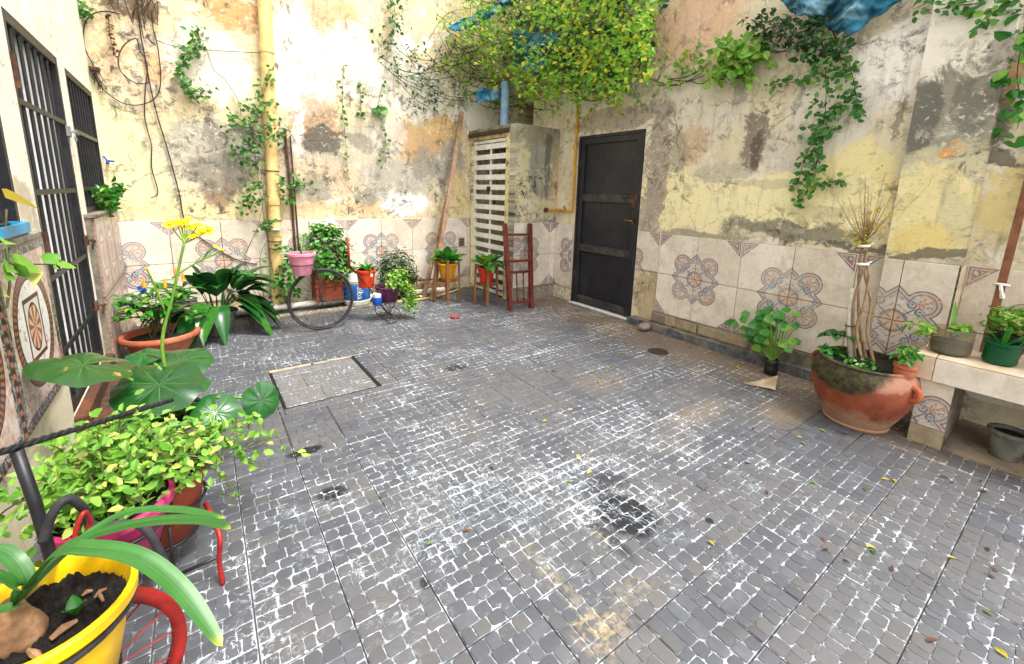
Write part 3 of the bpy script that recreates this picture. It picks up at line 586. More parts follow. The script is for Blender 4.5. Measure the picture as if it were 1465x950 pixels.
left_wall = thing('left_wall', 'bright white house wall with barred gate and windows', 'wall', (XL, 3, 0))
GATE = (3.14, 4.20, .14, 2.175); WIN1 = (4.39, 5.44, 1.16, 2.16); WIN0 = (1.75, 2.86, 1.17, 2.16)
mb = MB(); wall_boxes(mb, 'y', XL - .3, XL, -1.6, YB + .3, 0, WT, [GATE, WIN1, WIN0]); mb.build('plaster', M['left'], left_wall)
mb = MB(); mb.box((XL - 1.2, 1.0, 0), (XL - 1.1, 6.4, 2.6)); mb.box((XL - 1.1, 1.0, 2.5), (XL - .3, 6.4, 2.6)); mb.box((XL - 1.1, 1.0, .0), (XL - .3, 6.4, .06)); mb.build('inner_room', M['dark_inside'], left_wall)
mb = MB(); mb.box((XL - .06, GATE[0] - .02, .0), (XL + .05, GATE[1] + .05, .135), .01); mb.box((XL + .05, GATE[0] + .05, 0), (XL + .17, GATE[1] + .05, .06), .012); tag_part(mb.build('threshold', M['rust'], left_wall), 'reddish brown threshold step under the barred gate')
# ---- wall tiles
def tile_field(parent, axis, plane, sgn, mc, u0, u1, rows, mat='medal', th=.012, skip=None, name='wall_tile', mod=TMOD):
    k0 = math.floor((u0 - mc) / mod) - 1; g = .0022
    for k in range(k0, k0 + 30):
        a, b = mc + k * mod, mc + (k + 1) * mod; a2, b2 = max(a, u0), min(b, u1)
        if b2 - a2 < .02: continue
        for (z0, z1) in rows:
            if skip and skip(k, a2, b2, z0): continue
            m = MB(); dz = random.uniform(-.0015, .0015); q0, q1 = plane + sgn * .0, plane + sgn * (th + dz)
            c = .003
            corners = [(a2 + g, z0 + g), (b2 - g, z0 + g), (b2 - g, z1 - g), (a2 + g, z1 - g)]; inner = [(a2 + g + c, z0 + g + c), (b2 - g - c, z0 + g + c), (b2 - g - c, z1 - g - c), (a2 + g + c, z1 - g - c)]
            P3 = (lambda u, z, q: (u, q, z)) if axis == 'x' else (lambda u, z, q: (q, u, z))
            vs = [P3(u, z, q0) for u, z in corners] + [P3(u, z, q1 - sgn * c) for u, z in corners] + [P3(u, z, q1) for u, z in inner]
            m.add(vs, [(0,1,5,4),(1,2,6,5),(2,3,7,6),(3,0,4,7),(4,5,9,8),(5,6,10,9),(6,7,11,10),(7,4,8,11),(8,9,10,11)])
            def uvof(u, z):
                t = (u - mc) / mod; f = abs(t - 2 * round(t / 2)); return (f, abs(z - TILE_MID) / mod)
            m.uv = [uvof(u, z) for u, z in corners + corners + inner]
            m.build(name, M[mat], parent)
ROWS = [(TILE_BOT, TILE_MID), (TILE_MID, TILE_TOP)]
def grout(parent, a, b): MB().box(a, b).build('grout_bed', M['cement'], parent)
tile_field(back_wall, 'x', YB - .006, -1, 1.925, XL + .005, XA - .005, ROWS)
MB().box((XL, YB - .0065, TILE_BOT), (XA, YB - .0005, TILE_TOP)).build('grout_bed', M['cement'], back_wall)
tile_field(right_wall, 'y', XR - .006, -1, 2.302, .86, 3.03, ROWS, skip=lambda k, a, b, z0: b > 2.8 and z0 < .3)
MB().box((XR - .0065, .86, TILE_BOT), (XR - .0005, 2.73, TILE_TOP)).build('grout_bed', M['cement'], right_wall); MB().box((XR - .0065, 2.73, TILE_MID), (XR - .0005, 3.03, TILE_TOP)).build('grout_bed', M['cement'], right_wall)
tile_field(right_wall, 'y', XR - .106, -1, .745, .477, .853, ROWS)
mb = MB(); mb.box((XR - .1065, .477, TILE_BOT), (XR - .1005, .853, TILE_TOP)); mb.build('grout_bed', M['cement'], right_wall)
tile_field(right_wall, 'x', .469, -1, 10.0, XR - .118, XR - .004, [(TILE_BOT, TILE_MID), (TILE_MID, TILE_TOP)], mat='tile_plain')
tile_field(right_wall, 'y', XR - .006, -1, .03, -1.2, .465, ROWS)
tile_field(right_wall, 'y', XR - .006, -1, 4.03, 4.06, 4.395, ROWS)
# plinth and slate skirting along the right wall
mb = MB(); mb.box((3.842, .88, -.01), (XR - .0005, 3.0, .062)); mb.box((XR - .05, .88, .062), (XR - .0005, 2.73, .178)); mb.build('plinth', M['cement'], right_wall)
y_ = .9; i = 0
while y_ < 2.96:
    L = min(.3, 2.97 - y_); MB().box((3.822, y_ + .002, -.004), (3.842, y_ + L - .002, .078 + random.uniform(-.003, .003)), .003).build('skirting_slab', M['slate'], right_wall); y_ += L
MB().box((3.9, 2.55, .09), (XR - .05, 2.72, .17)).build('loose_mortar', M['dirt'], right_wall)
for (a_, b_) in ((2.2, 2.42), (2.43, 2.66), (1.7, 2.18)): MB().box((XR - .062, a_, .085), (XR - .05, b_, .172), .003).build('backing_strip', M['brick_tan'], right_wall)
# ---- left wall tile panels
def oval_field(y0, y1, z0, z1, n, mat, x=XL, name='panel_tile'):
    w_ = (y1 - y0) / n
    for i in range(n):
        a, b = y0 + i * w_ + .0015, y0 + (i + 1) * w_ - .0015; m = MB(); c = .003; q1 = x + .014
        m.add([(x, a, z0), (x, b, z0), (x, b, z1), (x, a, z1), (q1 - c, a, z0), (q1 - c, b, z0), (q1 - c, b, z1), (q1 - c, a, z1), (q1, a + c, z0 + c), (q1, b - c, z0 + c), (q1, b - c, z1 - c), (q1, a + c, z1 - c)],
              [(0,1,5,4),(1,2,6,5),(2,3,7,6),(3,0,4,7),(4,5,9,8),(5,6,10,9),(6,7,11,10),(7,4,8,11),(8,9,10,11)])
        m.uv = [(-.5,-.5),(.5,-.5),(.5,.5),(-.5,.5)] * 3; m.build(name, M[mat], left_wall)
oval_field(2.37, 3.07, .385, 1.135, 1, 'oval'); oval_field(1.66, 2.365, .385, 1.135, 1, 'oval'); oval_field(.96, 1.655, .385, 1.135, 1, 'oval')
mb = MB(); mb.box((XL - .0005, 4.25, .0), (XL + .035, YB - .012, 1.14)); mb.box((XL, 4.235, 1.14), (XL + .06, YB - .006, 1.165), .004); mb.build('sill_block', M['cement'], left_wall)
oval_field(4.26, YB - .02, .56, 1.135, 3, 'oval_faded', XL + .035); oval_field(4.26, YB - .02, .0, .55, 3, 'oval_faded', XL + .035)
mb = MB(); mb.box((XL - .1, WIN0[0] - .03, 1.14), (XL + .05, WIN0[1] + .03, 1.168), .004); mb.build('sill', M['cement'], left_wall)
# ---- annex with the white slatted gate
annex = thing('annex', 'small stained outbuilding with flat concrete slab in the corner', 'outbuilding', (XA + .36, YA, 0))
mb = MB(); wall_boxes(mb, 'x', YA, YA + .12, XA, XR - .001, 0, 2.235); mb.build('front_wall', M['annex'], annex)
mb = MB(); wall_boxes(mb, 'y', XA, XA + .12, YA + .1205, YB - .001, 0, 2.185, [(4.60, 5.44, 0, 2.10)]); mb.build('side_wall', M['jamb'], annex)
mb = MB(); mb.box((XA - .035, YA + .122, 2.186), (XR - .002, YB - .002, 2.232), .008); mb.build('roof_slab', M['cement'], annex)
mb = MB(); mb.box((XA - .05, YA + .125, 2.14), (XA - .003, YB - .02, 2.184), .006); mb.build('lintel', M['bark_dark'], annex)
tile_field(annex, 'x', YA - .006, -1, 3.43, XA + .003, XR - .02, ROWS)
MB().box((XA + .001, YA - .0065, TILE_BOT), (XR - .02, YA - .0005, TILE_TOP)).build('grout_bed', M['cement'], annex)
gate = thing('slatted_gate', 'white metal gate with ribbed horizontal slats in the outbuilding', 'gate', (XA + .02, 4.62, 0))
gx = XA + .03
mb = MB(); mb.box((gx, 4.605, .02), (gx + .035, 4.645, 2.09)); mb.box((gx, 5.395, .02), (gx + .035, 5.435, 2.09)); mb.box((gx, 4.645, 2.05), (gx + .035, 5.395, 2.09)); mb.box((gx, 4.645, .02), (gx + .035, 5.395, .06)); mb.box((gx + .012, 5.0, .06), (gx + .034, 5.03, 2.05)); mb.build('frame', M['white_steel'], gate)
mb = MB(); n = 22
vs = []; fs = []
for i in range(n + 1):
    y_ = 4.645 + .75 * i / n; d_ = .004 if i % 2 else 0
    vs += [(gx - .004 + d_, y_, 0), (gx - .004 + d_, y_, .067), (gx + .01 + d_, y_, .067), (gx + .01 + d_, y_, 0)]
for i in range(n):
    o = i * 4
    for q in range(4): fs.append((o + q, o + (q + 1) % 4, o + 4 + (q + 1) % 4, o + 4 + q))
mb.add(vs, fs + [(0,1,2,3), (n*4+3, n*4+2, n*4+1, n*4)])
sm_ = mb.mesh('slat', M['white_steel'], (gx, 4.62, 0))
z_ = .10
while z_ < 1.98: inst('slat', sm_, gate, (gx, 4.62, z_)); z_ += .1335
mb = MB(); mb.box((gx - .03, 4.98, 1.42), (gx - .004, 5.05, 1.48), .006); mb.ring((gx - .02, 5.015, 1.40), .02, .005, (1, 0, 0), 12, 5); mb.build('padlock', M['rust'], gate)
# ---- black steel door
door = thing('black_door', 'black painted steel door with brass handle in the right wall', 'door', (XR, 3.53, 0))
dx = XR + .012
mb = MB(); mb.box((XR - .012, 3.045, .0), (XR + .06, 3.075, 2.11)); mb.box((XR - .012, 3.995, 0), (XR + .06, 4.025, 2.11)); mb.box((XR - .012, 3.075, 2.08), (XR + .06, 3.995, 2.11)); mb.build('frame', M['door_black'], door)
MB().box((dx + .015, 3.078, .012), (dx + .03, 3.992, 2.078)).build('leaf_sheet', M['door_black'], door)
mb = MB(); mb.box((dx - .012, 3.078, .012), (dx + .015, 3.145, 2.078), .002); mb.box((dx - .012, 3.93, .012), (dx + .015, 3.992, 2.078), .002); mb.build('stile', M['door_black'], door)
mb = MB(); mb.box((dx - .012, 3.146, 2.01), (dx + .0149, 3.929, 2.078), .002); mb.build('top_rail', M['door_black'], door)
za, zb = onX(870, 284, XR).z, onX(865, 359, XR).z
for zz, hh in ((za, .045), (zb, .045), (.075, .04)):
    MB().box((dx - .014, 3.146, zz - hh), (dx + .0148, 3.929, zz + hh), .003).build('cross_rail', M['door_rail'], door)
mb = MB(); mb.box((dx - .03, 3.08, za - .10), (dx - .0125, 3.14, za + .06), .003); mb.tube([(dx - .04, 3.16, za + .03), (dx - .04, 3.26, za + .03), (dx - .04, 3.27, za - .01)], .008, 6); mb.tube([(dx - .04, 3.16, za + .03), (dx - .018, 3.10, za + .03)], .008, 6); mb.build('bolt_latch', M['rust'], door)
zh = onX(905, 316, XR).z
mb = MB(); mb.box((dx - .022, 3.095, zh - .035), (dx - .0125, 3.125, zh + .035), .004); mb.tube([(dx - .02, 3.11, zh), (dx - .05, 3.11, zh), (dx - .054, 3.13, zh), (dx - .052, 3.22, zh + .002)], .008, 8); mb.build('handle', M['brass'], door, True)
mb = MB(); mb.tube([(dx - .014, 3.985, 1.72), (dx - .014, 3.985, 1.80)], .011, 8); mb.build('hinge', M['rust'], door)
mb = MB(); mb.tube([(dx - .014, 3.985, .35), (dx - .014, 3.985, .43)], .011, 8); mb.build('hinge', M['rust'], door)
MB().box((XR - .06, 3.04, -.005), (XR + .05, 4.03, .006)).build('threshold', M['lip'], door)
mb = MB(); mb.box((XR + .2, 3.0, 0), (XR + .25, 4.1, 2.2)); mb.build('backing_sheet', M['door_black'], door)
# dark vent opening high in the right wall: the room behind it
mb = MB(); mb.box((XR + .6, 4.7, 2.2), (XR + .62, 5.6, 2.8)); mb.box((XR + .301, 4.7, 2.2), (XR + .6, 4.72, 2.8)); mb.box((XR + .301, 5.6, 2.2), (XR + .6, 5.62, 2.8)); mb.box((XR + .301, 4.7, 2.8), (XR + .62, 5.62, 2.82)); mb.box((XR + .301, 4.7, 2.18), (XR + .62, 5.62, 2.2)); mb.build('vent_chamber', M['dark_inside'], right_wall)
# ---- barred gate and window grilles of the house
def grille(name, label, cat, Y0, Y1, Z0, Z1, nb, rails, wframe=.04, x=XL - .022, hinge=False):
    t = thing(name, label, cat, (x, (Y0 + Y1) / 2, Z0))
    mb = MB(); mb.box((x - .02, Y0, Z0), (x + .02, Y0 + wframe, Z1), .003); mb.box((x - .02, Y1 - wframe, Z0), (x + .02, Y1, Z1), .003); mb.box((x - .02, Y0 + wframe, Z1 - wframe), (x + .02, Y1 - wframe, Z1), .003); mb.box((x - .02, Y0 + wframe, Z0), (x + .02, Y1 - wframe, Z0 + wframe), .003); mb.build('frame', M['black_paint'], t)
    m0 = MB(); m0.tube([(0, 0, Z0 + wframe), (0, 0, Z1 - wframe)], .0085, 8); me = m0.mesh('bar', M['black_paint'], (0, 0, 0))
    for i in range(nb): inst('bar', me, t, (x, Y0 + wframe + (Y1 - Y0 - 2 * wframe) * (i + 1) / (nb + 1), 0))
    for z in rails: MB().box((x + .0086, Y0 + wframe, z - .014), (x + .018, Y1 - wframe, z + .014)).build('rail', M['black_paint'], t)
    return t
bg_ = grille('barred_gate', 'tall black barred iron gate with padlock in the white wall', 'gate', GATE[0], GATE[1], .145, GATE[3], 6, (1.77, 1.335, .89, .49), .05)
for z in (1.9, 1.06): mb = MB(); mb.box((XL - .014, GATE[0] + .01, z - .07), (XL + .006, GATE[0] + .05, z + .07), .004); mb.tube([(XL + .01, GATE[0] + .008, z - .08), (XL + .01, GATE[0] + .008, z + .08)], .012, 8); mb.build('hinge', M['rust'], bg_)
for z in (1.72, .99, .52):
    mb = MB(); mb.box((XL - .014, GATE[1] - .05, z - .035), (XL + .012, GATE[1] + .01, z + .035), .004); mb.tube([(XL + .012, GATE[1] - .02, z), (XL + .035, GATE[1] - .02, z), (XL + .035, GATE[1] + .06, z - .01)], .008, 6); mb.ring((XL + .03, GATE[1] - .01, z - .04), .02, .005, (1, 0, 0), 12, 5); mb.build('latch', M['grey_plastic'] if z > 1.5 else M['rust'], bg_)
g1 = grille('window_grille', 'black window grille above the worn tiled sill by the corner', 'grille', WIN1[0], WIN1[1], WIN1[2] + .005, WIN1[3], 8, (1.75, 1.34))
g0 = grille('window_grille', 'black window grille with a blue tray on its sill', 'grille', WIN0[0], WIN0[1], WIN0[2] + .01, WIN0[3], 8, (1.72,))
dr = thing('panelled_door', 'white boarded door standing behind the barred gate', 'door', (XL - .2, 3.67, .14))
nbd = 7; wbd = (GATE[1] - GATE[0]) / nbd
for i in range(nbd): MB().box((XL - .085, GATE[0] + i * wbd + .006, .15), (XL - .06 + (.008 if i % 2 else 0), GATE[0] + (i + 1) * wbd - .006, GATE[3] - .02), .006).build('board', M['white_board'], dr)
for nm, W_, lab in (('window', WIN1, 'white framed window behind the grille by the corner'), ('window', WIN0, 'pale framed window behind the grille with the blue tray')):
    t = thing(nm, lab, 'window', (XL - .2, (W_[0] + W_[1]) / 2, W_[2])); x = XL - .2
    mb = MB()
    for a, b, c, d in ((W_[0], W_[0] + .06, W_[2], W_[3]), (W_[1] - .06, W_[1], W_[2], W_[3]), (W_[0] + .06, W_[1] - .06, W_[3] - .06, W_[3]), (W_[0] + .06, W_[1] - .06, W_[2], W_[2] + .06), ((W_[0] + W_[1]) / 2 - .03, (W_[0] + W_[1]) / 2 + .03, W_[2] + .06, W_[3] - .06)): mb.box((x - .03, a, c), (x + .02, b, d), .003)
    mb.build('frame', M['white_board'], t)
    for a, b in ((W_[0] + .06, (W_[0] + W_[1]) / 2 - .03), ((W_[0] + W_[1]) / 2 + .03, W_[1] - .06)): MB().box((x - .01, a, W_[2] + .06), (x - .004, b, W_[3] - .06)).build('pane', M['window_glass'], t)
# ================================================================== leaves
def blade(mb, b, d, L, W, droop=.5, up=(0, 0, 1), shape='lance', n=6, fold=.18, twist=0.0, cross=1):
    b, d = Vector(b), Vector(d).normalized(); vs = []
    up = Vector(up)
    for i in range(n + 1):
        t = i / n; p = b + d * (L * t) - Vector((0, 0, 1)) * (droop * L * t * t)
        tan = (d - Vector((0, 0, 1)) * (2 * droop * t)).normalized(); s = tan.cross(up)
        s = s.normalized() if s.length > .05 else frame(tan)[0]
        nn = s.cross(tan).normalized()
        if twist: q = Matrix.Rotation(twist * t, 3, tan); s = q @ s; nn = q @ nn
        if shape == 'lance': w = math.sin(math.pi * min(1, t ** .75)) ** .9
        elif shape == 'strap': w = min(1, .45 + t * 2.2) * (1 if t < .7 else math.sqrt(max(0, 1 - ((t - .7) / .3) ** 2)))
        elif shape == 'ovate': w = math.sin(math.pi * t ** .62)
        elif shape == 'petiole': w = .08 if t < .3 else math.sin(math.pi * ((t - .3) / .7) ** .7)
        else: w = math.sin(math.pi * t)
        w = max(w, .03 if i < n else .0) * W / 2
        for k in range(-cross, cross + 1):
            f = k / cross; vs.append(p + s * (w * f) + nn * (abs(f) * w * fold * 2))
    m = 2 * cross + 1; fs = []
    for i in range(n):
        for k in range(m - 1): fs.append((i*m+k, i*m+k+1, (i+1)*m+k+1, (i+1)*m+k))
    mb.add(vs, fs); return mb
def small_leaf(mb, p, nrm, size, ang=None, asp=.55):
    nrm = Vector(nrm); nrm = nrm.normalized() if nrm.length > 1e-4 else Vector((0, 0, 1)); e1, e2 = frame(nrm); a = random.uniform(0, 6.283) if ang is None else ang
    x = e1 * math.cos(a) + e2 * math.sin(a); y = nrm.cross(x); L = size * random.uniform(.75, 1.25); w = L * asp; c = nrm * (L * random.uniform(.05, .16))
    p = Vector(p)
    mb.add([p, p + x*(L*.35) + y*(w*.5) + c, p + x*(L*.42) - c*.2, p + x*(L*.35) - y*(w*.5) + c, p + x*(L*.75) + y*(w*.36) + c*.6, p + x*(L*.75) - y*(w*.36) + c*.6, p + x*L - c*.7],
           [(0, 2, 1), (0, 3, 2), (1, 2, 4), (2, 3, 5), (2, 6, 4), (2, 5, 6)])
def rv(s=1.0): return Vector((random.gauss(0, s), random.gauss(0, s), random.gauss(0, s)))
def bush(mb, c, rad, n, size, asp=.6, upb=.8, shell=.55):
    c = Vector(c); rad = Vector(rad)
    cl = [Vector((0,0,0)) + Vector((random.uniform(-1,1), random.uniform(-1,1), random.uniform(-1,1))) for _ in range(max(5, n // 45))]
    for _ in range(n):
        v = rv().normalized() * random.uniform(shell, 1.0) ** .7 * random.uniform(.75, 1.08)
        if random.random() < .6: q = random.choice(cl); v = q.normalized() * random.uniform(.5, .95) + rv(.2)
        p = c + Vector((v.x * rad.x, v.y * rad.y, v.z * rad.z)); small_leaf(mb, p, Vector((v.x, v.y, v.z + upb)) + rv(.35), size, asp=asp)
def sprig(mb, sm_, pts, size, dens=10, spread=.03, asp=.6, r=.003, out=(0, 0, 0)):
    P_ = smoothpath(pts, 6); sm_.tube(P_, [r * (1 - .6 * i / len(P_)) for i in range(len(P_))], 5)
    for i, p in enumerate(P_):
        for _ in range(dens if isinstance(dens, int) else (1 if random.random() < dens else 0)): small_leaf(mb, p + rv(spread), rv(.6) + Vector(out) * 1.2 + Vector((0, 0, .5)), size, asp=asp)
def disc_leaf(c, nrm, r, notch, name, mat, parent, cup=.16, ruff=.05, seed=0):
    rn = random.Random(seed); c = Vector(c); nrm = Vector(nrm).normalized(); nd = Vector(notch); nd = (nd - nrm * nd.dot(nrm)).normalized(); e2 = nrm.cross(nd); m = MB(); m.uv = []; N, K = 44, 7; ph = rn.random() * 6
    vs = [c + nrm * (-cup * r * .25)]; m.uv.append((0, 0)); fs = []
    for k in range(1, K + 1):
        t = k / K
        for i in range(N + 1):
            a = math.radians(16) + (2 * math.pi - math.radians(32)) * i / N
            a2 = math.radians(1.5) + (2 * math.pi - math.radians(3)) * i / N; aa = a2 + (a - a2) * (1 - t)
            lob = 1 + .06 * math.cos(aa * 2 + .4) - (.10 * math.exp(-((min(aa, 2 * math.pi - aa)) / .25) ** 2))
            rr = r * t * lob * (1 + .018 * math.sin(11 * aa + ph) * t)
            z = -cup * r * (.25 - t * .9 + t * t * 1.5) + r * ruff * math.sin(5 * aa + ph) * t * t + r * .022 * math.cos(9 * 2 * math.pi * (i / N)) * t * (1.2 - t) * 2
            vs.append(c + nd * (rr * math.cos(aa)) + e2 * (rr * math.sin(aa)) + nrm * z); m.uv.append((i / N, t))
    M1 = N + 1
    for i in range(N): fs.append((0, 1 + i, 2 + i))
    for k in range(K - 1):
        for i in range(N): a = 1 + k * M1 + i; fs.append((a, a + M1, a + M1 + 1, a + 1))
    m.add(vs, fs); o = m.build(name, M[mat], parent, True); return o
def pot(name, mat, parent, c, r0, r1, h, rim=.012, rimh=.02, n=28, th=.006, soil=.88, sub=None, wob=0.0, soilmat='soil'):
    """tapered pot: outer wall, rolled rim, inner wall, and its soil"""
    m = MB(); m.lathe([(r0 * .96, 0), (r0, .004), (r1, h - rimh), (r1 + rim, h - rimh + .002), (r1 + rim, h - .003), (r1 + rim - .004, h), (r1 - th, h), (r1 - th - .002, h * soil), (r1 - th - .004, h * soil - .02)], c, n, wob); o = m.build(name, M[mat], parent, 'a')
    m = MB(); c = Vector(c); vs = [c + Vector((0, 0, h * soil + .004))]; fs = []
    R = r1 - th - .001 - (r1 - r0) * (1 - soil)
    for k in (1, 2, 3):
        for i in range(n): a = 2 * math.pi * i / n; vs.append(c + Vector((R * k / 3 * math.cos(a), R * k / 3 * math.sin(a), h * soil + random.uniform(-.006, .006) * (1 if k < 3 else 0))))
    for i in range(n): fs.append((0, 1 + i, 1 + (i + 1) % n))
    for k in range(2):
        for i in range(n): fs.append((1 + k*n + i, 1 + (k+1)*n + i, 1 + (k+1)*n + (i+1) % n, 1 + k*n + (i+1) % n))
    m.add(vs, fs); m.build('soil', M[soilmat], parent); return o
# ================================================================== PIPES, PLANKS, LADDER
p0, p1 = onY(374, -40, YB - .07), onY(399, 447, YB - .07)
t = thing('downpipe', 'cream painted rainwater downpipe climbing the back wall', 'pipe', (p1.x, YB - .07, 0))
top = Vector((p0.x + .03, YB - .07, WT - .4)); bot = Vector((p1.x, YB - .07, .05)); at_ = lambda z: bot + (top - bot) * ((z - bot.z) / (top.z - bot.z))
m = MB(); m.tube([bot, top], .062, 20); m.build('pipe', M['cream_pvc'], t, 'a')
for z in (1.2, .86, 2.75): m = MB(); m.tube([at_(z), at_(z + .09)], .069, 20); m.build('collar', M['cream_pvc'], t, 'a')
for z in (1.56, .80, 1.03, .72): m = MB(); m.ring(at_(z), .066, .005, (0, 0, 1), 20, 5); m.build('strap_wire', M['rust'], t)
m = MB(); q = at_(.93); m.lathe([(.045, 0), (.045, .01), (.03, .016)], (q.x + .0, q.y - .075, q.z), 18); m.build('inspection_cap', M['white_plastic'], t, 'a')
m = MB(); x = onY(405, 260, YB - .02).x
m.tube(smoothpath([(x + .05, YB - .03, 2.02), (x + .06, YB - .03, 1.6), (x + .07, YB - .035, 1.2), (x + .075, YB - .03, .5)], 5), .014, 8); m.tube([(x + .10, YB - .03, 1.95), (x + .115, YB - .028, .5)], .009, 6)
tag(m.build('conduit', M['rust'], loc=(x + .06, YB - .03, .5)), 'thin rusty conduit running beside the cream downpipe', 'pipe')
m = MB(); pa, pb = G(300, 468, .06), G(640, 420, .06); m.tube([(-.1, 5.32, .06), (.9, 5.34, .06), (1.7, 5.32, .06), (2.72, 5.26, .055)], .035, 12); tag(m.build('drain_pipe', M['white_pvc'], loc=(1.2, 5.32, 0), smooth='a'), 'white plastic pipe lying along the foot of the back wall', 'pipe')
m = MB(); m.box((-.05, 5.36, -.01), (2.7, YB - .001, .05)); m.box((.6, 5.05, -.01), (2.1, 5.17, .022), .006); m.build('ledge', M['cement'], back_wall)
m = MB(); m.box((2.1, 5.2, -.0), (2.75, 5.29, .02), .004); m.box((1.95, 5.37, .051), (2.85, YB - .02, .16), .008); tag(m.build('timber_offcut', M['wood'], loc=(2.4, 5.25, 0)), 'pale timber beam lying behind the plant stands', 'timber')
m = MB(); m.tube(smoothpath([(1.75, 5.14, .016), (2.1, 5.06, .016), (2.45, 5.08, .016), (2.75, 5.2, .016), (2.95, 5.3, .02), (3.0, 5.38, .06), (2.9, 5.42, .3)], 6), .013, 8); tag(m.build('hose', M['cream_pvc'], loc=(2.4, 5.06, 0), smooth=True), 'pale hose curled on the floor behind the plant stands', 'hose')
# gas pipe
gy = onX(822, 240, XR - .03).y
t = thing('gas_pipe', 'bright yellow gas pipe running up beside the black door', 'pipe', (XR - .03, gy, 1.1))
gz = onX(818, 302, XR - .03).z
m = MB(); m.tube([(XR - .03, gy, 2.6)] + [(XR - .03, gy, gz + .02), (XR - .032, gy + .006, gz + .006), (XR - .035, gy + .02, gz)] + [(XR - .035, YA - .035, gz), (XR - .06, YA - .035, gz), (XR - .20, YA - .035, gz)], .015, 10); m.build('pipe', M['gas_yellow'], t, 'a')
for y_ in (gy + .09, gy + .16): m = MB(); m.tube([(XR - .035, y_, gz - .014), (XR - .035, y_, gz + .014)], .021, 10); m.build('coupling', M['gas_yellow'], t, 'a')
m = MB(); m.tube([(XR - .035, gy + .12, gz + .01), (XR - .06, gy + .12, gz + .04)], .01, 8); m.ball((XR - .06, gy + .12, gz + .05), .014); m.build('valve', M['brass'], t, True)
m = MB(); m.lathe([(.028, 0), (.034, .01), (.034, .03), (.02, .04)], (0, 0, 0), 14); m.v = [Vector((XR - .20 - v.z, YA - .035 + v.x, gz + v.y)) for v in m.v]; m.build('regulator', M['rust'], t, 'a')
# pale blue roof pipe above the annex
m = MB(); q = onY(721, 185, 5.05); m.tube([(q.x, 5.05, 2.256), (q.x + .01, 5.05, 2.75), (q.x + .02, 5.08, 2.85)], .058, 16); tag(m.build('vent_pipe', M['blue_pipe'], loc=(q.x, 5.05, 2.256), smooth='a'), 'pale blue pipe standing on the outbuilding slab', 'pipe')
# leaning planks
for k, (a, b, w_, lab) in enumerate((((G(618, 431), onY(661, 160, YB - .06), .055, 'long weathered plank leaning against the back wall')), ((G(606, 428), onY(640, 285, YB - .16), .05, 'short weathered plank leaning in front of the long plank')))):
    a = Vector((a.x, a.y, .015)); m = MB(); m.bar(a, b, .03 if k else .032, w_, up=(1, 0, 0)); d_ = (b - a).normalized()
    m.v = [v + Vector((mnoise.noise(v * 3) * .006, 0, 0)) for v in m.v]; tag(m.build('plank', M['wood'], loc=a), lab, 'plank')
m = MB(); a, b = onX(711, 345, XA - .03), None
# small switch box on the back wall, and valve
t = thing('switch_box', 'small brown recessed box set in the back wall tiles', 'box', onY(660, 346, YB - .03)); q = onY(660, 346, YB - .018)
m = MB(); m.box((q.x - .05, YB - .03, q.z - .065), (q.x + .05, YB - .0185, q.z + .065), .004); m.build('frame', M['brick_tan'], t)
for i in range(4): MB().box((q.x - .035, YB - .036, q.z - .045 + i * .024), (q.x + .035, YB - .0305, q.z - .03 + i * .024)).build('louvre', M['rust'], t)
# ladder (old bed rail)
la, lb = G(729, 444), G(763, 443); ta, tb = onY(722, 320, YA - .09), onY(759, 320, YA - .09)
la, lb = Vector((la.x, 4.06, 0)), Vector((lb.x + .02, 4.02, 0)); wy = YA - .05
ta, tb = onY(722, 320, wy), onY(758, 320, wy)
t = thing('wooden_ladder', 'dark red wooden ladder frame leaning on the outbuilding wall', 'ladder', (la + lb) / 2)
for a, b in ((la, ta), (lb, tb)): m = MB(); m.bar(a, b, .05, .042, up=(0, 1, 0)); m.build('stile', M['mahogany'], t)
for f in (.09, .43, .56, .87):
    a, b = la + (ta - la) * f, lb + (tb - lb) * f; m = MB(); m.bar(a, b, .04 if f < .8 else .05, .026, up=(0, 0, 1)); m.build('rung', M['mahogany'], t)
for g in (.36, .66):
    a = la + (ta - la) * .10 + (lb + (tb - lb) * .10 - la - (ta - la) * .10) * g; b = la + (ta - la) * .425 + (lb + (tb - lb) * .425 - la - (ta - la) * .425) * g
    m = MB(); m.tube([a, a + (b - a) * .2, a + (b - a) * .4, a + (b - a) * .5, a + (b - a) * .6, a + (b - a) * .8, b], [.011, .008, .012, .007, .012, .008, .011], 8); m.build('spindle', M['mahogany'], t, True)
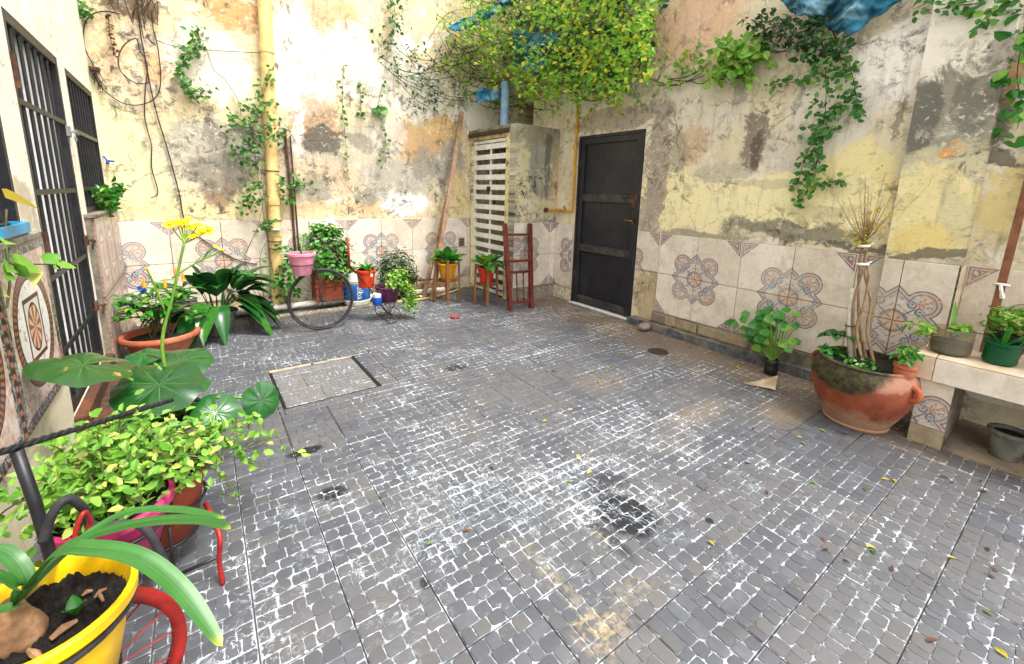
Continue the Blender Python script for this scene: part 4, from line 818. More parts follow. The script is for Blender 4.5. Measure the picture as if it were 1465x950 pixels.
# ================================================================== STANDS WITH POTS
def stand_pot(c, sname, slab, pname, plab, potmat, leaflen, nleaf, seed, hs=.46, r=.14):
    random.seed(seed); c = Vector(c); t = thing('plant_stand', slab, 'plant stand', c, 'wooden plant stands by the white gate')
    for k in range(4):
        a = math.pi / 4 + k * math.pi / 2 + .35; d_ = Vector((math.cos(a), math.sin(a), 0)); m = MB(); m.bar(c + d_ * (r + .015), c + d_ * (r + .004) + Vector((0, 0, hs + .09)), .032, .028, up=d_); m.build('leg', M['stand_wood'], t)
    for k in range(4):
        a = math.pi / 4 + k * math.pi / 2 + .35; b = a + math.pi / 2; m = MB(); z = Vector((0, 0, hs * .62)); m.bar(c + Vector((math.cos(a), math.sin(a), 0)) * r + z, c + Vector((math.cos(b), math.sin(b), 0)) * r + z, .02, .016, up=(0, 0, 1)); m.build('stretcher', M['stand_wood'], t)
    m = MB(); m.lathe([(.0, hs * .62 + .011), (r * .78, hs * .62 + .011), (r * .78, hs * .62 + .025), (0, hs * .62 + .025)], c, 20); m.build('shelf', M['stand_wood'], t)
    zb = hs * .62 + .026; pt = thing('potted_plant', plab, 'potted plant', c + Vector((0, 0, zb))); pot('pot', potmat, pt, c + Vector((0, 0, zb)), r * .60, r * .84, .2)
    s = c + Vector((0, 0, zb + .18))
    for i in range(nleaf):
        a = i * 2.4 + random.uniform(-.3, .3); el = random.uniform(.55, 1.4); d_ = Vector((math.cos(a) * math.cos(el), math.sin(a) * math.cos(el), math.sin(el))); L = leaflen * random.uniform(.65, 1.1); m = MB()
        blade(m, s + Vector((math.cos(a), math.sin(a), 0)) * .02, d_, L, .115 * random.uniform(.8, 1.15), random.uniform(.25, .6), shape='petiole', n=7, fold=.2); m.build('leaf', M['lf_mid'] if random.random() < .9 else M['lf_yellow'], pt, True)
stand_pot(G(640, 432), '', 'brown wooden plant stand carrying the yellow pot', '', 'broad leaved peace lily in a yellow pot on wooden stand', 'amber_plastic', .33, 34, 3)
stand_pot(G(695, 434), '', 'brown wooden plant stand carrying the red pot', '', 'broad leaved peace lily in a red pot beside the white gate', 'red_plastic', .33, 30, 4, .40, .13)
# ================================================================== BACK ROW POTS
def shrub(name, label, cat, c, potargs, bushes, leaf, size, n, asp=.45, stems=7, potmat='black_plastic', potname='pot'):
    c = Vector(c); t = thing(name, label, cat, c); pot(potname, potmat, t, c, *potargs); top = c + Vector((0, 0, potargs[2] * .88)); ms, ml = MB(), MB()
    for (off, rad, k) in bushes:
        bc = c + Vector(off)
        for _ in range(stems): e = bc + Vector((random.uniform(-.7, .7) * rad[0], random.uniform(-.7, .7) * rad[1], random.uniform(-.3, .8) * rad[2])); ms.tube(smoothpath([top + rv(.01), (top + e) / 2 + rv(.03), e], 4), [.004] * 8 + [.002], 5)
        bush(ml, bc, rad, int(n * k), size, asp)
    ms.build('stems', M['stem_dark'], t); ml.build('foliage', M[leaf], t); return t
random.seed(21)
q = G(598, 420); q = Vector((2.12, 5.3, .03)); shrub('potted_shrub', 'airy small leaved shrub in a black pot before the tiles', 'potted plant', (2.12, 5.27, .025), (.085, .10, .17), [((-.1, -.05, .42), (.24, .16, .22), 1.0), ((-.22, -.05, .27), (.12, .1, .16), .4), ((.1, -.02, .3), (.12, .1, .14), .35)], 'lf_small', .05, 620)
# terracotta box with bush
cb = Vector((1.2, 5.30, .10)); t = thing('box_planter', 'round leaved bush spilling from a brown clay box', 'potted plant', cb)
m = MB(); m.box((cb.x - .15, cb.y - .12, .101), (cb.x + .15, cb.y + .10, .42), .008); m.box((cb.x - .158, cb.y - .128, .27), (cb.x + .158, cb.y + .106, .29), .004); m.build('clay_box', M['terracotta_dark'], t)
random.seed(8); ml = MB(); bush(ml, cb + Vector((.0, -.05, .56)), (.27, .17, .28), 520, .062, .85); bush(ml, cb + Vector((.1, -.10, .42)), (.2, .1, .18), 240, .06, .85); bush(ml, cb + Vector((.02, -.02, .80)), (.17, .12, .12), 160, .055, .85); bush(ml, cb + Vector((-.4, -.05, .35)), (.14, .1, .3), 120, .06, .8); ml.build('foliage', M['lf_bush'], t)
ms = MB()
for _ in range(16): ms.tube(smoothpath([cb + Vector((random.uniform(-.1, .1), 0, .3)), cb + Vector((random.uniform(-.3, .2), -.08, .5)), cb + Vector((random.uniform(-.5, .25), -.06, random.uniform(.3, .85)))], 4), .003, 4)
ms.build('stems', M['stem_dark'], t)
# paint bucket
cb = Vector((1.52, 5.22, .0)); t = thing('paint_bucket', 'blue and white paint bucket with white lettering and open lid', 'bucket', cb)
m = MB(); m.lathe([(.148, 0), (.15, .006), (.156, .05), (.15, .055), (.15, .06)], cb + Vector((0, 0, .03)), 30); m.build('base', M['white_plastic'], t, 'a')
m = MB(); m.lathe([(.149, .06), (.153, .065), (.156, .24), (.152, .245)], cb + Vector((0, 0, .031)), 30); m.build('blue_band', M['blue_label'], t, 'a')
m = MB(); m.lathe([(.15, .246), (.158, .25), (.158, .275), (.15, .28), (.144, .28), (.142, .1)], cb + Vector((0, 0, .03)), 30); m.build('rim', M['grey_plastic'], t, 'a')
m = MB(); m.lathe([(.13, .281), (.135, .285), (.12, .37), (.10, .385), (0, .39)], cb + Vector((0, 0, .03)), 30); m.build('lid', M['white_plastic'], t, 'a')
fc = bpy.data.curves.new('lettering', 'FONT'); fc.body = 'alba'; fc.size = .10; fc.align_x = 'CENTER'; fc.align_y = 'CENTER'; fo = bpy.data.objects.new('lettering', fc)
COL.objects.link(fo); bpy.context.view_layer.update(); me0 = bpy.data.meshes.new_from_object(fo.evaluated_get(bpy.context.evaluated_depsgraph_get())); COL.objects.unlink(fo); bpy.data.objects.remove(fo)
m = MB(); a0 = math.atan2(-cb.y, -cb.x) + .2; vs = []
for v in me0.vertices: sx, sy = -v.co.y, -v.co.x; sx, sy = v.co.y, -v.co.x; a = a0 + sx / .157; vs.append((cb.x + .1585 * math.cos(a), cb.y + .1585 * math.sin(a), .185 + sy))
m.add(vs, [tuple(p.vertices) for p in me0.polygons]); m.build('lettering', M['white_plastic'], t)
# grey square pot with bare vine
random.seed(31)
cb = G(377, 458); t = thing('grey_planter', 'grey square plastic planter with a bare climbing stem', 'potted plant', cb)
m = MB(); m.add([(cb.x + a * s, cb.y + b * s, z) for z, s in ((0, .075), (.17, .095), (.18, .1), (.195, .1)) for a, b in ((-1,-1),(1,-1),(1,1),(-1,1))], [(k*4+i, k*4+(i+1) % 4, k*4+4+(i+1) % 4, k*4+4+i) for k in range(3) for i in range(4)] + [(3,2,1,0)])
m.build('pot', M['grey_plastic'], t); m = MB(); m.box((cb.x - .094, cb.y - .094, .15), (cb.x + .094, cb.y + .094, .178)); m.build('soil', M['soil'], t)
# ================================================================== BIG WHEEL TRICYCLE PLANTER
W0 = Vector((.95, 4.45, .312)); t = thing('tricycle_planter', 'dark iron tricycle planter with one big spoked wheel', 'planter', (W0.x + .3, 4.45, 0))
m = MB(); m.ring(W0, .30, .0115, (0, 1, 0), 48, 8); m.build('tyre', M['rubber'], t, True)
m = MB(); m.ring(W0, .283, .006, (0, 1, 0), 48, 6); m.build('rim', M['dark_iron'], t, True)
for k in range(28):
    a = k * 2 * math.pi / 28; s_ = .02 if k % 2 else -.02; b = a + (.5 if k % 4 < 2 else -.5)
    m = MB(); m.tube([W0 + Vector((math.cos(b) * .02, s_, math.sin(b) * .02)), W0 + Vector((math.cos(a) * .28, 0, math.sin(a) * .28))], .0016, 4); m.build('spoke', M['dark_iron'], t)
m = MB(); m.tube([W0 + Vector((0, -.05, 0)), W0 + Vector((0, .05, 0))], .018, 10); m.build('hub', M['dark_iron'], t, True)
rear = onY(556, 440, 4.45)
m = MB(); sd = onY(420, 368, 4.45)
for s_ in (-.045, .045): m.tube(smoothpath([W0 + Vector((0, s_, 0)), W0 + Vector((-.02, s_, .2)), W0 + Vector((-.06, s_ * .8, .42))], 4), .006, 6)
m.tube(smoothpath([W0 + Vector((-.06, 0, .42)), onY(470, 352, 4.45), onY(500, 380, 4.45), onY(528, 412, 4.45), onY(548, 440, 4.45), onY(560, 452, 4.45)], 5), .008, 7); m.tube([W0 + Vector((-.06, -.045, .42)), W0 + Vector((-.06, .045, .42))], .006, 6); m.build('frame', M['dark_iron'], t, True)
rc = []
for dy, (px_, py_) in ((-.17, (563, 448)), (.17, (549, 438))):
    q = onY(px_, py_, 4.45 + dy); q = Vector((1.60 if dy < 0 else 1.62, 4.45 + dy, .092)); rc.append(q)
    m = MB(); m.ring(q, .088, .0042, (0, 1, 0), 28, 6); m.build('small_wheel', M['dark_iron'], t, True)
    for k in range(6): a = k * math.pi / 3; m = MB(); m.tube([q, q + Vector((math.cos(a) * .088, 0, math.sin(a) * .088))], .0022, 4); m.build('spoke', M['dark_iron'], t)
m = MB(); m.tube([rc[0], rc[1]], .006, 6)
pc = Vector((1.62, 4.45, .21)); m.tube([rc[0], pc + Vector((-.06, -.06, 0))], .005, 6); m.tube([rc[1], pc + Vector((-.06, .06, 0))], .005, 6); m.tube([rc[0] + Vector((0, .08, 0)), pc + Vector((.08, -.03, 0))], .005, 6); m.ring(pc, .10, .005, n=24); m.build('axle', M['dark_iron'], t, True)
pk = onY(432, 378, 4.40); m = MB(); m.ring(pk + Vector((0, 0, .0)), .108, .0045); m.tube([pk + Vector((.11, 0, 0)), W0 + Vector((-.06, .0, .42))], .005, 6); m.build('pot_ring', M['dark_iron'], t, True)
oc = onY(524, 403, 4.52); m = MB(); m.ring(oc + Vector((0, 0, .10)), .098, .004); m.tube([oc + Vector((-.10, 0, .10)), onY(500, 380, 4.45), onY(497, 340, 4.45)], .012, 8); m.build('side_post', M['red_iron'], t, True)
# its pots
random.seed(41)
c = pk + Vector((0, 0, -.10)); t = thing('pink_pot', 'pink plastic pot with thin blades held in the iron ring', 'potted plant', c); pot('pot', 'pink_plastic', t, c, .078, .115, .21, .012, .026)
for a, el in ((.3, 1.35), (2.8, .5), (4.2, 1.2), (1.2, .9)): m = MB(); blade(m, c + Vector((0, 0, .19)), (math.cos(a) * math.cos(el), math.sin(a) * math.cos(el), math.sin(el)), .26, .016, .15, shape='strap', n=5); m.build('leaf', M['lf_mid'], t)
c = oc + Vector((0, 0, -.06)); t = thing('orange_pot', 'orange plastic pot with a rosette succulent above the blue bucket', 'potted plant', c); pot('pot', 'orange_plastic', t, c, .075, .094, .19, .005, .02)
for i in range(14): a = i * 2.4; el = .35 + .06 * i; m = MB(); blade(m, c + Vector((math.cos(a) * .02, math.sin(a) * .02, .18)), (math.cos(a) * math.cos(el), math.sin(a) * math.cos(el), math.sin(el)), .13, .055, .2, shape='ovate', n=5, fold=.25); m.build('leaf', M['lf_mid'], t, True)
q = Vector((oc.x, oc.y, oc.z + .09)); m = MB(); dv = (CAM - q).normalized(); dv.z = 0; dv.normalize(); sd_ = Vector((-dv.y, dv.x, 0)); m.bar(q + dv * .094 + sd_ * .055 + Vector((0, 0, -.02)), q + dv * .094 + sd_ * .055 + Vector((0, 0, .012)), .025, .003, up=dv); m.build('price_sticker', M['white_plastic'], t)
c = pc + Vector((0, 0, -.012)); t = thing('purple_pot', 'dark purple pot with pale green trailing succulent', 'potted plant', c); pot('pot', 'purple_plastic', t, c, .085, .125, .18, .008, .02)
ml = MB(); bush(ml, c + Vector((.08, -.06, .25)), (.14, .12, .12), 260, .04, .8); bush(ml, c + Vector((.2, -.05, .08)), (.08, .07, .2), 150, .038, .8)
for i in range(9): sprig(ml, ml, [c + Vector((.08, -.08, .18)), c + Vector((.16 + i * .012, -.14, .14)), c + Vector((.13 + i * .02, -.14, -.05 - .03 * (i % 4)))], .035, 2, .014, .8, .002)
ml.build('foliage', M['lf_bright'], t)
c = onY(540, 436, 4.42); t = thing('blue_cup', 'small blue cup with white top hung on the tricycle rod', 'cup', c)
m = MB(); m.lathe([(.045, 0), (.048, .004), (.054, .085), (.05, .087)], c, 18); m.build('cup', M['blue_plastic'], t, 'a'); m = MB(); m.lathe([(.046, .087), (.048, .12), (.04, .128), (.0, .128)], c, 18); m.build('cap', M['white_plastic'], t, 'a')
# ================================================================== LEFT CORNER: BOWL, ASPIDISTRA
random.seed(51)
c = Vector((-.30, 4.42, 0)); t = thing('terracotta_bowl', 'wide terracotta bowl with amber cone flowers by the corner', 'potted plant', c)
m = MB(); m.lathe([(.15, 0), (.155, .005), (.20, .08), (.232, .15), (.255, .155), (.265, .165), (.268, .185), (.26, .2), (.24, .203), (.228, .196), (.222, .15), (.2, .14), (0, .145)], c, 36); m.build('bowl', M['terracotta'], t, 'a')
m = MB(); m.lathe([(0, .162), (.1, .158), (.2, .152), (.221, .15)], c, 24, .02); m.build('soil', M['soil'], t)
ml, ms = MB(), MB(); hc = c + Vector((-.04, .12, .4))
for i in range(18):
    a = random.uniform(0, 6.28); e = c + Vector((-.03 + math.cos(a) * random.uniform(.06, .3), .06 + math.sin(a) * random.uniform(.05, .2), random.uniform(.32, .60))); b = c + Vector((random.uniform(-.06, .06), .05 + random.uniform(-.05, .05), .15)); ms.tube(smoothpath([b, (b + e) / 2 + Vector((0, 0, .06)), e], 4), .004, 5)
    for k in range(9): an = k * 2.2; dd = Vector((math.cos(an), math.sin(an), random.uniform(.0, .5))); blade(ml, e + Vector((0, 0, -.02 * (k % 4))), dd, random.uniform(.11, .17), .045, .35, shape='lance', n=4)
ms.build('stems', M['stem_dark'], t); ml.build('foliage', M['lf_mid'], t, True)
for (px_, py_) in ((206, 407), (236, 407), (227, 425), (262, 398), (252, 392)):
    q = onY(px_, py_, 4.45); m = MB()
    for k in range(7): m.lathe([(.004, 0), (.016 * (1 - k * .09), .008), (.006, .018)], q + Vector((0, 0, k * .010 - .03)), 7)
    m.build('flower_cone', M['cone'], t)
q = onY(202, 413, 4.47); m = MB(); bush(m, q, (.022, .022, .03), 40, .022, .9); m.build('blue_ribbon', M['blue_plastic'], t)
c = Vector((.10, 4.86, 0)); t = thing('broad_leaf_plant', 'large glossy dark leaved plant arching beside the terracotta bowl', 'potted plant', c); pot('pot', 'grey_pot', t, c, .12, .16, .22)
for i in range(52):
    a = random.uniform(-3.7, .9) + .0; el = random.uniform(.9, 1.45) if i % 2 else random.uniform(.75, 1.1); L = random.uniform(.8, 1.1) if i % 2 else random.uniform(.7, .9); dr_ = random.uniform(.45, .7) if i % 2 else random.uniform(.85, 1.2); d_ = Vector((math.cos(a) * math.cos(el), math.sin(a) * math.cos(el), math.sin(el))); m = MB()
    blade(m, c + Vector((math.cos(a) * .05, math.sin(a) * .05, .19)), d_, L, random.uniform(.15, .2), dr_, shape='petiole', n=10, fold=.14, cross=2); o = m.build('leaf', M['lf_dark'], t, True)
# ================================================================== ROUND LEAF PLANT
random.seed(61)
pc_ = Vector((-.155, 2.66, 0)); t = thing('round_leaf_plant', 'leopard plant with big round glossy leaves and tall yellow daisies in stone pot', 'potted plant', pc_)
m = MB(); m.lathe([(.07, 0), (.075, .006), (.11, .06), (.135, .14), (.14, .21), (.15, .22), (.15, .245), (.14, .25), (.128, .245), (.125, .2)], pc_, 26, .015); m.build('pot', M['grey_pot'], t, 'a'); m = MB(); m.lathe([(0, .225), (.126, .215)], pc_, 20); m.build('soil', M['soil'], t)
def at2(px_, py_, Y): return onY(px_, py_, Y)
LV = [((228, 548), 2.50, .185, (.05, -.35, 1), (0, .8, .3), 'lf_round'), ((120, 521), 2.46, .16, (.25, -.12, 1), (1, .2, 0), 'lf_round_burnt'), ((258, 516), 2.85, .155, (.1, -.25, 1), (-.3, -.6, 0), 'lf_round'), ((308, 590), 2.40, .105, (.05, -.75, .75), (.2, .5, .6), 'lf_round'),
      ((374, 573), 2.42, .092, (.15, -1, .28), (-.3, .2, .9), 'lf_round'), ((206, 508), 2.9, .085, (-.1, -.2, 1), (.6, -.5, 0), 'lf_round'), ((262, 542), 2.75, .12, (.35, -.2, 1), (-1, 0, 0), 'lf_round'), ((215, 580), 2.62, .12, (-.3, -.35, 1), (.6, .4, 0), 'lf_round')]
for i, (pp, Y, r, nrm, nd, mt) in enumerate(LV):
    q = at2(*pp, Y); o = disc_leaf(q, nrm, r, nd, 'leaf', mt, t, seed=i)
    b = pc_ + Vector((random.uniform(-.04, .04), random.uniform(-.04, .04), .22)); m = MB(); mid = (b + q) / 2 + Vector((0, 0, .06)); nn = Vector(nrm).normalized(); m.tube(smoothpath([b, mid, q - nn * (r * .08)], 5), [.008] * 8 + [.005] * 3, 6); m.build('petiole', M['stem'], o, True)
st0 = pc_ + Vector((0, 0, .22)); tip = at2(264, 345, 2.62); m = MB(); pth = smoothpath([st0, at2(232, 500, 2.64), at2(248, 420, 2.63), tip], 6); m.tube(pth, [.009 - .0002 * i for i in range(len(pth))], 8)
heads = [(245, 325), (262, 330), (272, 318), (285, 326), (290, 336), (268, 343), (280, 342), (255, 322), (276, 330), (300, 333), (266, 322)]
hq = []
for i, (px_, py_) in enumerate(heads): q = at2(px_ - 2, py_ - 4, 2.58 + .08 * (i % 3)); hq.append(q); m.tube(smoothpath([tip - Vector((0, 0, .01)), (tip + q) / 2 + Vector((0, 0, -.01)), q], 3), .003, 5)
for (px_, py_), (bx, by) in (((318, 359), (246, 398)), ((210, 385), (236, 445)), ((308, 353), (290, 372))): q = at2(px_, py_, 2.6); hq.append(q); b = at2(bx, by, 2.635); m.tube(smoothpath([b, (b + q) / 2 + Vector((0, 0, .01)), q], 4), .0045, 6)
m.build('flower_stalk', M['stem'], t, True)
for i, q in enumerate(hq):
    m = MB(); R = .03 if i < len(heads) else (.022, .011, .013)[i - len(heads)]; n0 = (CAM - q).normalized() * .5 + Vector((0, 0, .7)) + rv(.25)
    e1, e2 = frame(n0); n0 = n0.normalized()
    for k in range(13): a = k * 2 * math.pi / 13 + random.uniform(-.1, .1); d_ = e1 * math.cos(a) + e2 * math.sin(a) + n0 * .18; blade(m, q, d_, R * random.uniform(.85, 1.2), R * .34, .12, up=n0, shape='ovate', n=3)
    m.ball(q + n0 * .004, R * .32, 7, 4); m.build('flower', M['flower'], t)
# ================================================================== BRIGHT PLANT IN PINK POT ON RED STAND
random.seed(71)
pc2 = Vector((-.29, 1.70, .21)); t = thing('pink_bowl_plant', 'bright lime leaved plant overflowing a magenta pot', 'potted plant', pc2); pot('pot', 'magenta_plastic', t, pc2, .10, .15, .2, .01, .03)
ml, ms = MB(), MB(); cen = pc2 + Vector((.0, .1, .26))
for i in range(66):
    a = random.uniform(0, 6.28); rr = random.uniform(.05, 1) ** .6; e = pc2 + Vector((math.cos(a) * rr * .30 + .02, max(-.09, math.sin(a) * rr * .30 + .15), .15 + random.uniform(.03, .28) * (1.15 - rr * .7))); e.x = max(e.x, XL + .04); b = pc2 + Vector((random.uniform(-.08, .08), random.uniform(-.08, .08), .17)); path = smoothpath([b, (b + e) / 2 + Vector((0, 0, .08)), e], 4); ms.tube(path, .0025, 4)
    for k in range(3, len(path)):
        for _ in range(4): small_leaf(ml, path[k] + rv(.024), Vector((random.gauss(0, .6), random.gauss(-.2, .6), 1)), .036, asp=.55)
ms.build('stems', M['stem_dark'], t); ml.build('foliage', M['lf_bright'], t)
cr_ = Vector((-.19, 1.88, .12)); t = thing('red_clay_pot', 'red brown pot with lime sprigs trailing over its side', 'potted plant', cr_); pot('pot', 'terracotta_dark', t, cr_, .10, .14, .24, .004, .02)
ml, ms = MB(), MB()
for i in range(7):
    e = Vector((.06 + random.uniform(0, .2), 1.9 + random.uniform(-.05, .16), .40 + random.uniform(-.14, .04))); sprig(ml, ms, [cr_ + Vector((.02, 0, .22)), (cr_ + Vector((0, 0, .23)) + e) / 2 + Vector((0, 0, .06)), e], .038, 2, .012, .65, .0022)
for i in range(3): sprig(ml, ms, [cr_ + Vector((.1, .0, .24)), cr_ + Vector((.17, -.02, .2)), cr_ + Vector((.2 + .02 * i, -.03, .08 - .02 * i))], .03, .5, .01, .6, .0018)
ms.build('stems', M['stem_dark'], t); ml.build('foliage', M['lf_bright'], t)
# iron stand (second tricycle) under the foreground pots
yc = dep(62, 868, .86)                                    # rim centre of the yellow pot
t = thing('iron_tricycle_stand', 'black and red iron tricycle plant stand under the yellow and pink pots', 'plant stand', (-.3, 1.5, 0))
m = MB(); m.ring((cr_.x, cr_.y, cr_.z + .13), .135, .006); m.build('pot_ring', M['black_paint'], t, True)
m = MB(); m.ring((pc2.x, pc2.y, pc2.z + .12), .142, .006); m.build('pot_ring', M['black_paint'], t, True)
m = MB(); m.ring((cr_.x, cr_.y, cr_.z - .006), .10, .006); m.tube([(cr_.x - .10, cr_.y, cr_.z - .006), (cr_.x + .10, cr_.y, cr_.z - .006)], .006, 6); m.build('base_ring', M['black_paint'], t, True)
m = MB(); m.ring((pc2.x, pc2.y, pc2.z - .006), .10, .006); m.tube([(pc2.x - .10, pc2.y, pc2.z - .006), (pc2.x + .10, pc2.y, pc2.z - .006)], .006, 6); m.build('base_ring', M['black_paint'], t, True)
rl = G(319, 836); rt = onY(314, 765, rl.y + .02)
m = MB(); m.tube(smoothpath([rl, (rl + rt) / 2 + Vector((-.006, 0, 0)), rt, Vector((cr_.x + .13, cr_.y - .06, cr_.z + .10))], 5), .008, 8); m.build('leg', M['red_iron'], t, True)
m = MB(); a = onY(247, 826, 1.70); b = onY(311, 797, rl.y + .01); m.tube([a, b], .006, 6); m.tube([G(250, 826), onY(242, 755, 1.70)], .006, 6); m.build('brace', M['black_paint'], t, True)
for q in ((-.42, 1.95), (-.2, 1.98), (-.44, 1.62)): m = MB(); m.tube([(q[0], q[1], 0), (q[0] + (cr_.x - q[0]) * .12, q[1] - (q[1] - 1.75) * .2, .3)], .007, 6); m.build('leg', M['black_paint'], t, True)
# handle: twisted rod and post, bent tube, red hoop
a, b = onY(-30, 656, 1.45), onY(246, 572, 2.05); m = MB(); dirv = (b - a); L = dirv.length; e1, e2 = frame(dirv); n = 60
for s_ in range(3): m.tube([a + dirv * (i / n) + (e1 * math.cos(i * .9 + s_ * 2.09) + e2 * math.sin(i * .9 + s_ * 2.09)) * .0045 for i in range(n + 1)], .0055, 5)
m.build('twisted_rod', M['black_paint'], t, True)
m = MB(); m.tube([onY(24, 645, 1.52), onY(52, 725, 1.50), onY(72, 795, 1.48), Vector((-.38, 1.46, .30))], .013, 10); m.build('post', M['black_paint'], t, True)
m = MB(); m.tube(smoothpath([onY(62, 775, 1.45), onY(75, 735, 1.46), onY(97, 714, 1.47), onY(120, 728, 1.5), onY(135, 752, 1.52), Vector((-.2, 1.5, .42)), Vector((-.16, 1.5, .25)), Vector((-.15, 1.5, .12))], 6), .011, 10); m.build('handlebar', M['rubber'], t, True)
m = MB(); m.tube(smoothpath([onY(106, 775, 1.40), onY(112, 748, 1.41), onY(121, 733, 1.42), onY(129, 745, 1.44), onY(132, 772, 1.44), Vector((-.2, 1.44, .36))], 5), .006, 8); m.build('hoop', M['red_iron'], t, True)
wc = Vector((yc.x + .10, yc.y + .18, .255)); ax = Vector((.8, .45, 0)).normalized()
wc = G(82, 1010, .245); ax = Vector((-.3, .954, 0)).normalized(); m = MB(); e1 = Vector((-ax.y, ax.x, 0)); zz = Vector((0, 0, 1)); N = 44; vs = []; fs = []
for i in range(N):
    a = 2 * math.pi * i / N; o_ = e1 * math.cos(a) + zz * math.sin(a)
    for (rr, ww) in ((.238, -.015), (.241, 0), (.238, .015), (.212, .013), (.212, -.013)): vs.append(wc + o_ * rr + ax * ww)
for i in range(N):
    for k in range(5): j2 = (i + 1) % N; fs.append((i*5+k, i*5+(k+1) % 5, j2*5+(k+1) % 5, j2*5+k))
m.add(vs, fs); m.build('red_wheel', M['red_iron'], t, True)
for k in range(18):
    a = 2 * math.pi * k / 18; m = MB(); m.tube([wc + ax * (.012 if k % 2 else -.012), wc + (e1 * math.cos(a) + zz * math.sin(a)) * .214], .0024, 5); m.build('spoke', M['red_iron'], t)
m = MB(); m.tube([wc - ax * .05, wc + ax * .05], .014, 8); m.build('hub', M['red_iron'], t, True)
pb_ = yc + Vector((0, 0, -.20)); m = MB(); m.ring(yc + Vector((0, 0, -.05)), .1265, .006, n=40); m.tube([yc + Vector((.09, .09, -.05)), Vector((-.20, 1.44, .36))], .008, 6); m.ring(pb_ + Vector((0, 0, -.007)), .09, .006); m.tube([pb_ + Vector((-.09, 0, -.007)), pb_ + Vector((.09, 0, -.007))], .006, 6); m.tube([pb_ + Vector((.085, .03, -.007)), wc + zz * .03], .008, 6); m.tube([pb_ + Vector((-.06, -.06, -.007)), Vector((pb_.x - .08, pb_.y - .1, 0))], .008, 6); m.tube([pb_ + Vector((-.06, .06, -.007)), Vector((pb_.x - .1, pb_.y + .1, 0))], .008, 6); m.build('yellow_pot_ring', M['black_paint'], t, True)
# yellow pot with strap leaves
random.seed(81)
t = thing('yellow_pot_lily', 'strap leaved lily bulb in a yellow pot with black band', 'potted plant', pb_); R1 = .138
m = MB(); m.lathe([(.088, 0), (.092, .004), (.112, .09), (R1 - .014, .17), (R1 - .004, .172), (R1 + .004, .176), (R1 + .006, .198), (R1 + .002, .203), (R1 - .006, .202), (R1 - .010, .19), (R1 - .016, .165), (R1 - .02, .14)], pb_, 48); m.build('pot', M['yellow_plastic'], t, 'a')
m = MB(); m.lathe([(R1 - .0055, .163), (R1 - .0025, .1645), (R1 - .0015, .169), (R1 - .0025, .1735), (R1 - .006, .175)], pb_, 48, caps=False); m.v = [Vector((pb_.x + (v.x - pb_.x) * 1.002, pb_.y + (v.y - pb_.y) * 1.002, v.z - .012)) for v in m.v]; m.build('band', M['rubber'], t, 'a')
m = MB(); N = 70; vs = []; fs = []
for i in range(N + 1):
    for j in range(N + 1):
        x, y = (i / N * 2 - 1), (j / N * 2 - 1); r = math.hypot(x, y); s_ = max(abs(x), abs(y)) / r if r > 1e-6 else 1; x, y = x * s_ * (R1 - .016), y * s_ * (R1 - .016); p = Vector((x, y, 0)); vs.append(pb_ + Vector((x, y, .158 + .016 * mnoise.noise(p * 60) + .014 * mnoise.noise(p * 20) + .012 * mnoise.noise(p * 120))))
for i in range(N):
    for j in range(N): k = i * (N + 1) + j; fs.append((k, k + N + 1, k + N + 2, k + 1))
m.add(vs, fs); m.build('soil', M['soil'], t)
bz = pb_ + Vector((-.035, -.01, .165)); m = MB(); m.lathe([(.026, -.03), (.039, -.012), (.041, .006), (.034, .028), (.024, .046), (.018, .064), (.015, .08)], bz, 26, .06); m.build('bulb', M['bulb'], t, True)
def strapleaf(pts, W, mat='lf_strap', fold=.10, upv=(0, 0, 1), n=7):
    P_ = smoothpath(pts, n); m = MB(); vs = []; uvs = []; k = len(P_); m.uv = uvs
    for i, p in enumerate(P_):
        tt = i / (k - 1); tan = (P_[min(i + 1, k - 1)] - P_[max(i - 1, 0)]).normalized(); s_ = tan.cross(Vector(upv)); s_ = s_.normalized() if s_.length > .1 else frame(tan)[0]; nn = s_.cross(tan)
        w = W / 2 * min(1, .5 + tt * 1.8) * (1 if tt < .62 else math.sqrt(max(.0, 1 - ((tt - .62) / .38) ** 2.2)))
        for f in (-1, -.5, 0, .5, 1): vs.append(p + s_ * (w * f) + nn * (abs(f) * w * fold * 2 - (0 if f else w * .02))); uvs.append(((f + 1) / 2, tt))
    m.add(vs, [(i*5+j, i*5+j+1, (i+1)*5+j+1, (i+1)*5+j) for i in range(k - 1) for j in range(4)]); return m.build('leaf', M[mat], t, True)
b = bz + Vector((.0, .0, .062)); dv = lambda x, y, d: dep(x, y, d)
strapleaf([b, dv(80, 795, .80), dv(130, 786, .80), dv(200, 800, .80), dv(262, 848, .80), dv(318, 925, .78)], .038, n=8)
strapleaf([b, dv(75, 800, .86), dv(130, 768, .90), dv(210, 748, .93), dv(285, 745, .93), dv(330, 757, .90)], .031)
strapleaf([b, dv(85, 800, .88), dv(140, 755, .95), dv(190, 732, .99), dv(260, 730, 1.0), dv(322, 742, .98)], .024)
strapleaf([b, dv(38, 840, .82), dv(26, 808, .82), dv(0, 788, .82), dv(-40, 785, .80)], .030)
strapleaf([b, dv(42, 838, .86), dv(38, 815, .87), dv(46, 806, .9), dv(60, 812, .94)], .022)
strapleaf([b, dv(30, 850, .8), dv(5, 828, .78), dv(-35, 815, .76)], .026); strapleaf([b, dv(25, 868, .77), dv(-5, 875, .75), dv(-40, 895, .73)], .022)
strapleaf([b, dv(62, 830, .9), dv(85, 795, .98), dv(108, 778, 1.02)], .014, 'lf_yellow')
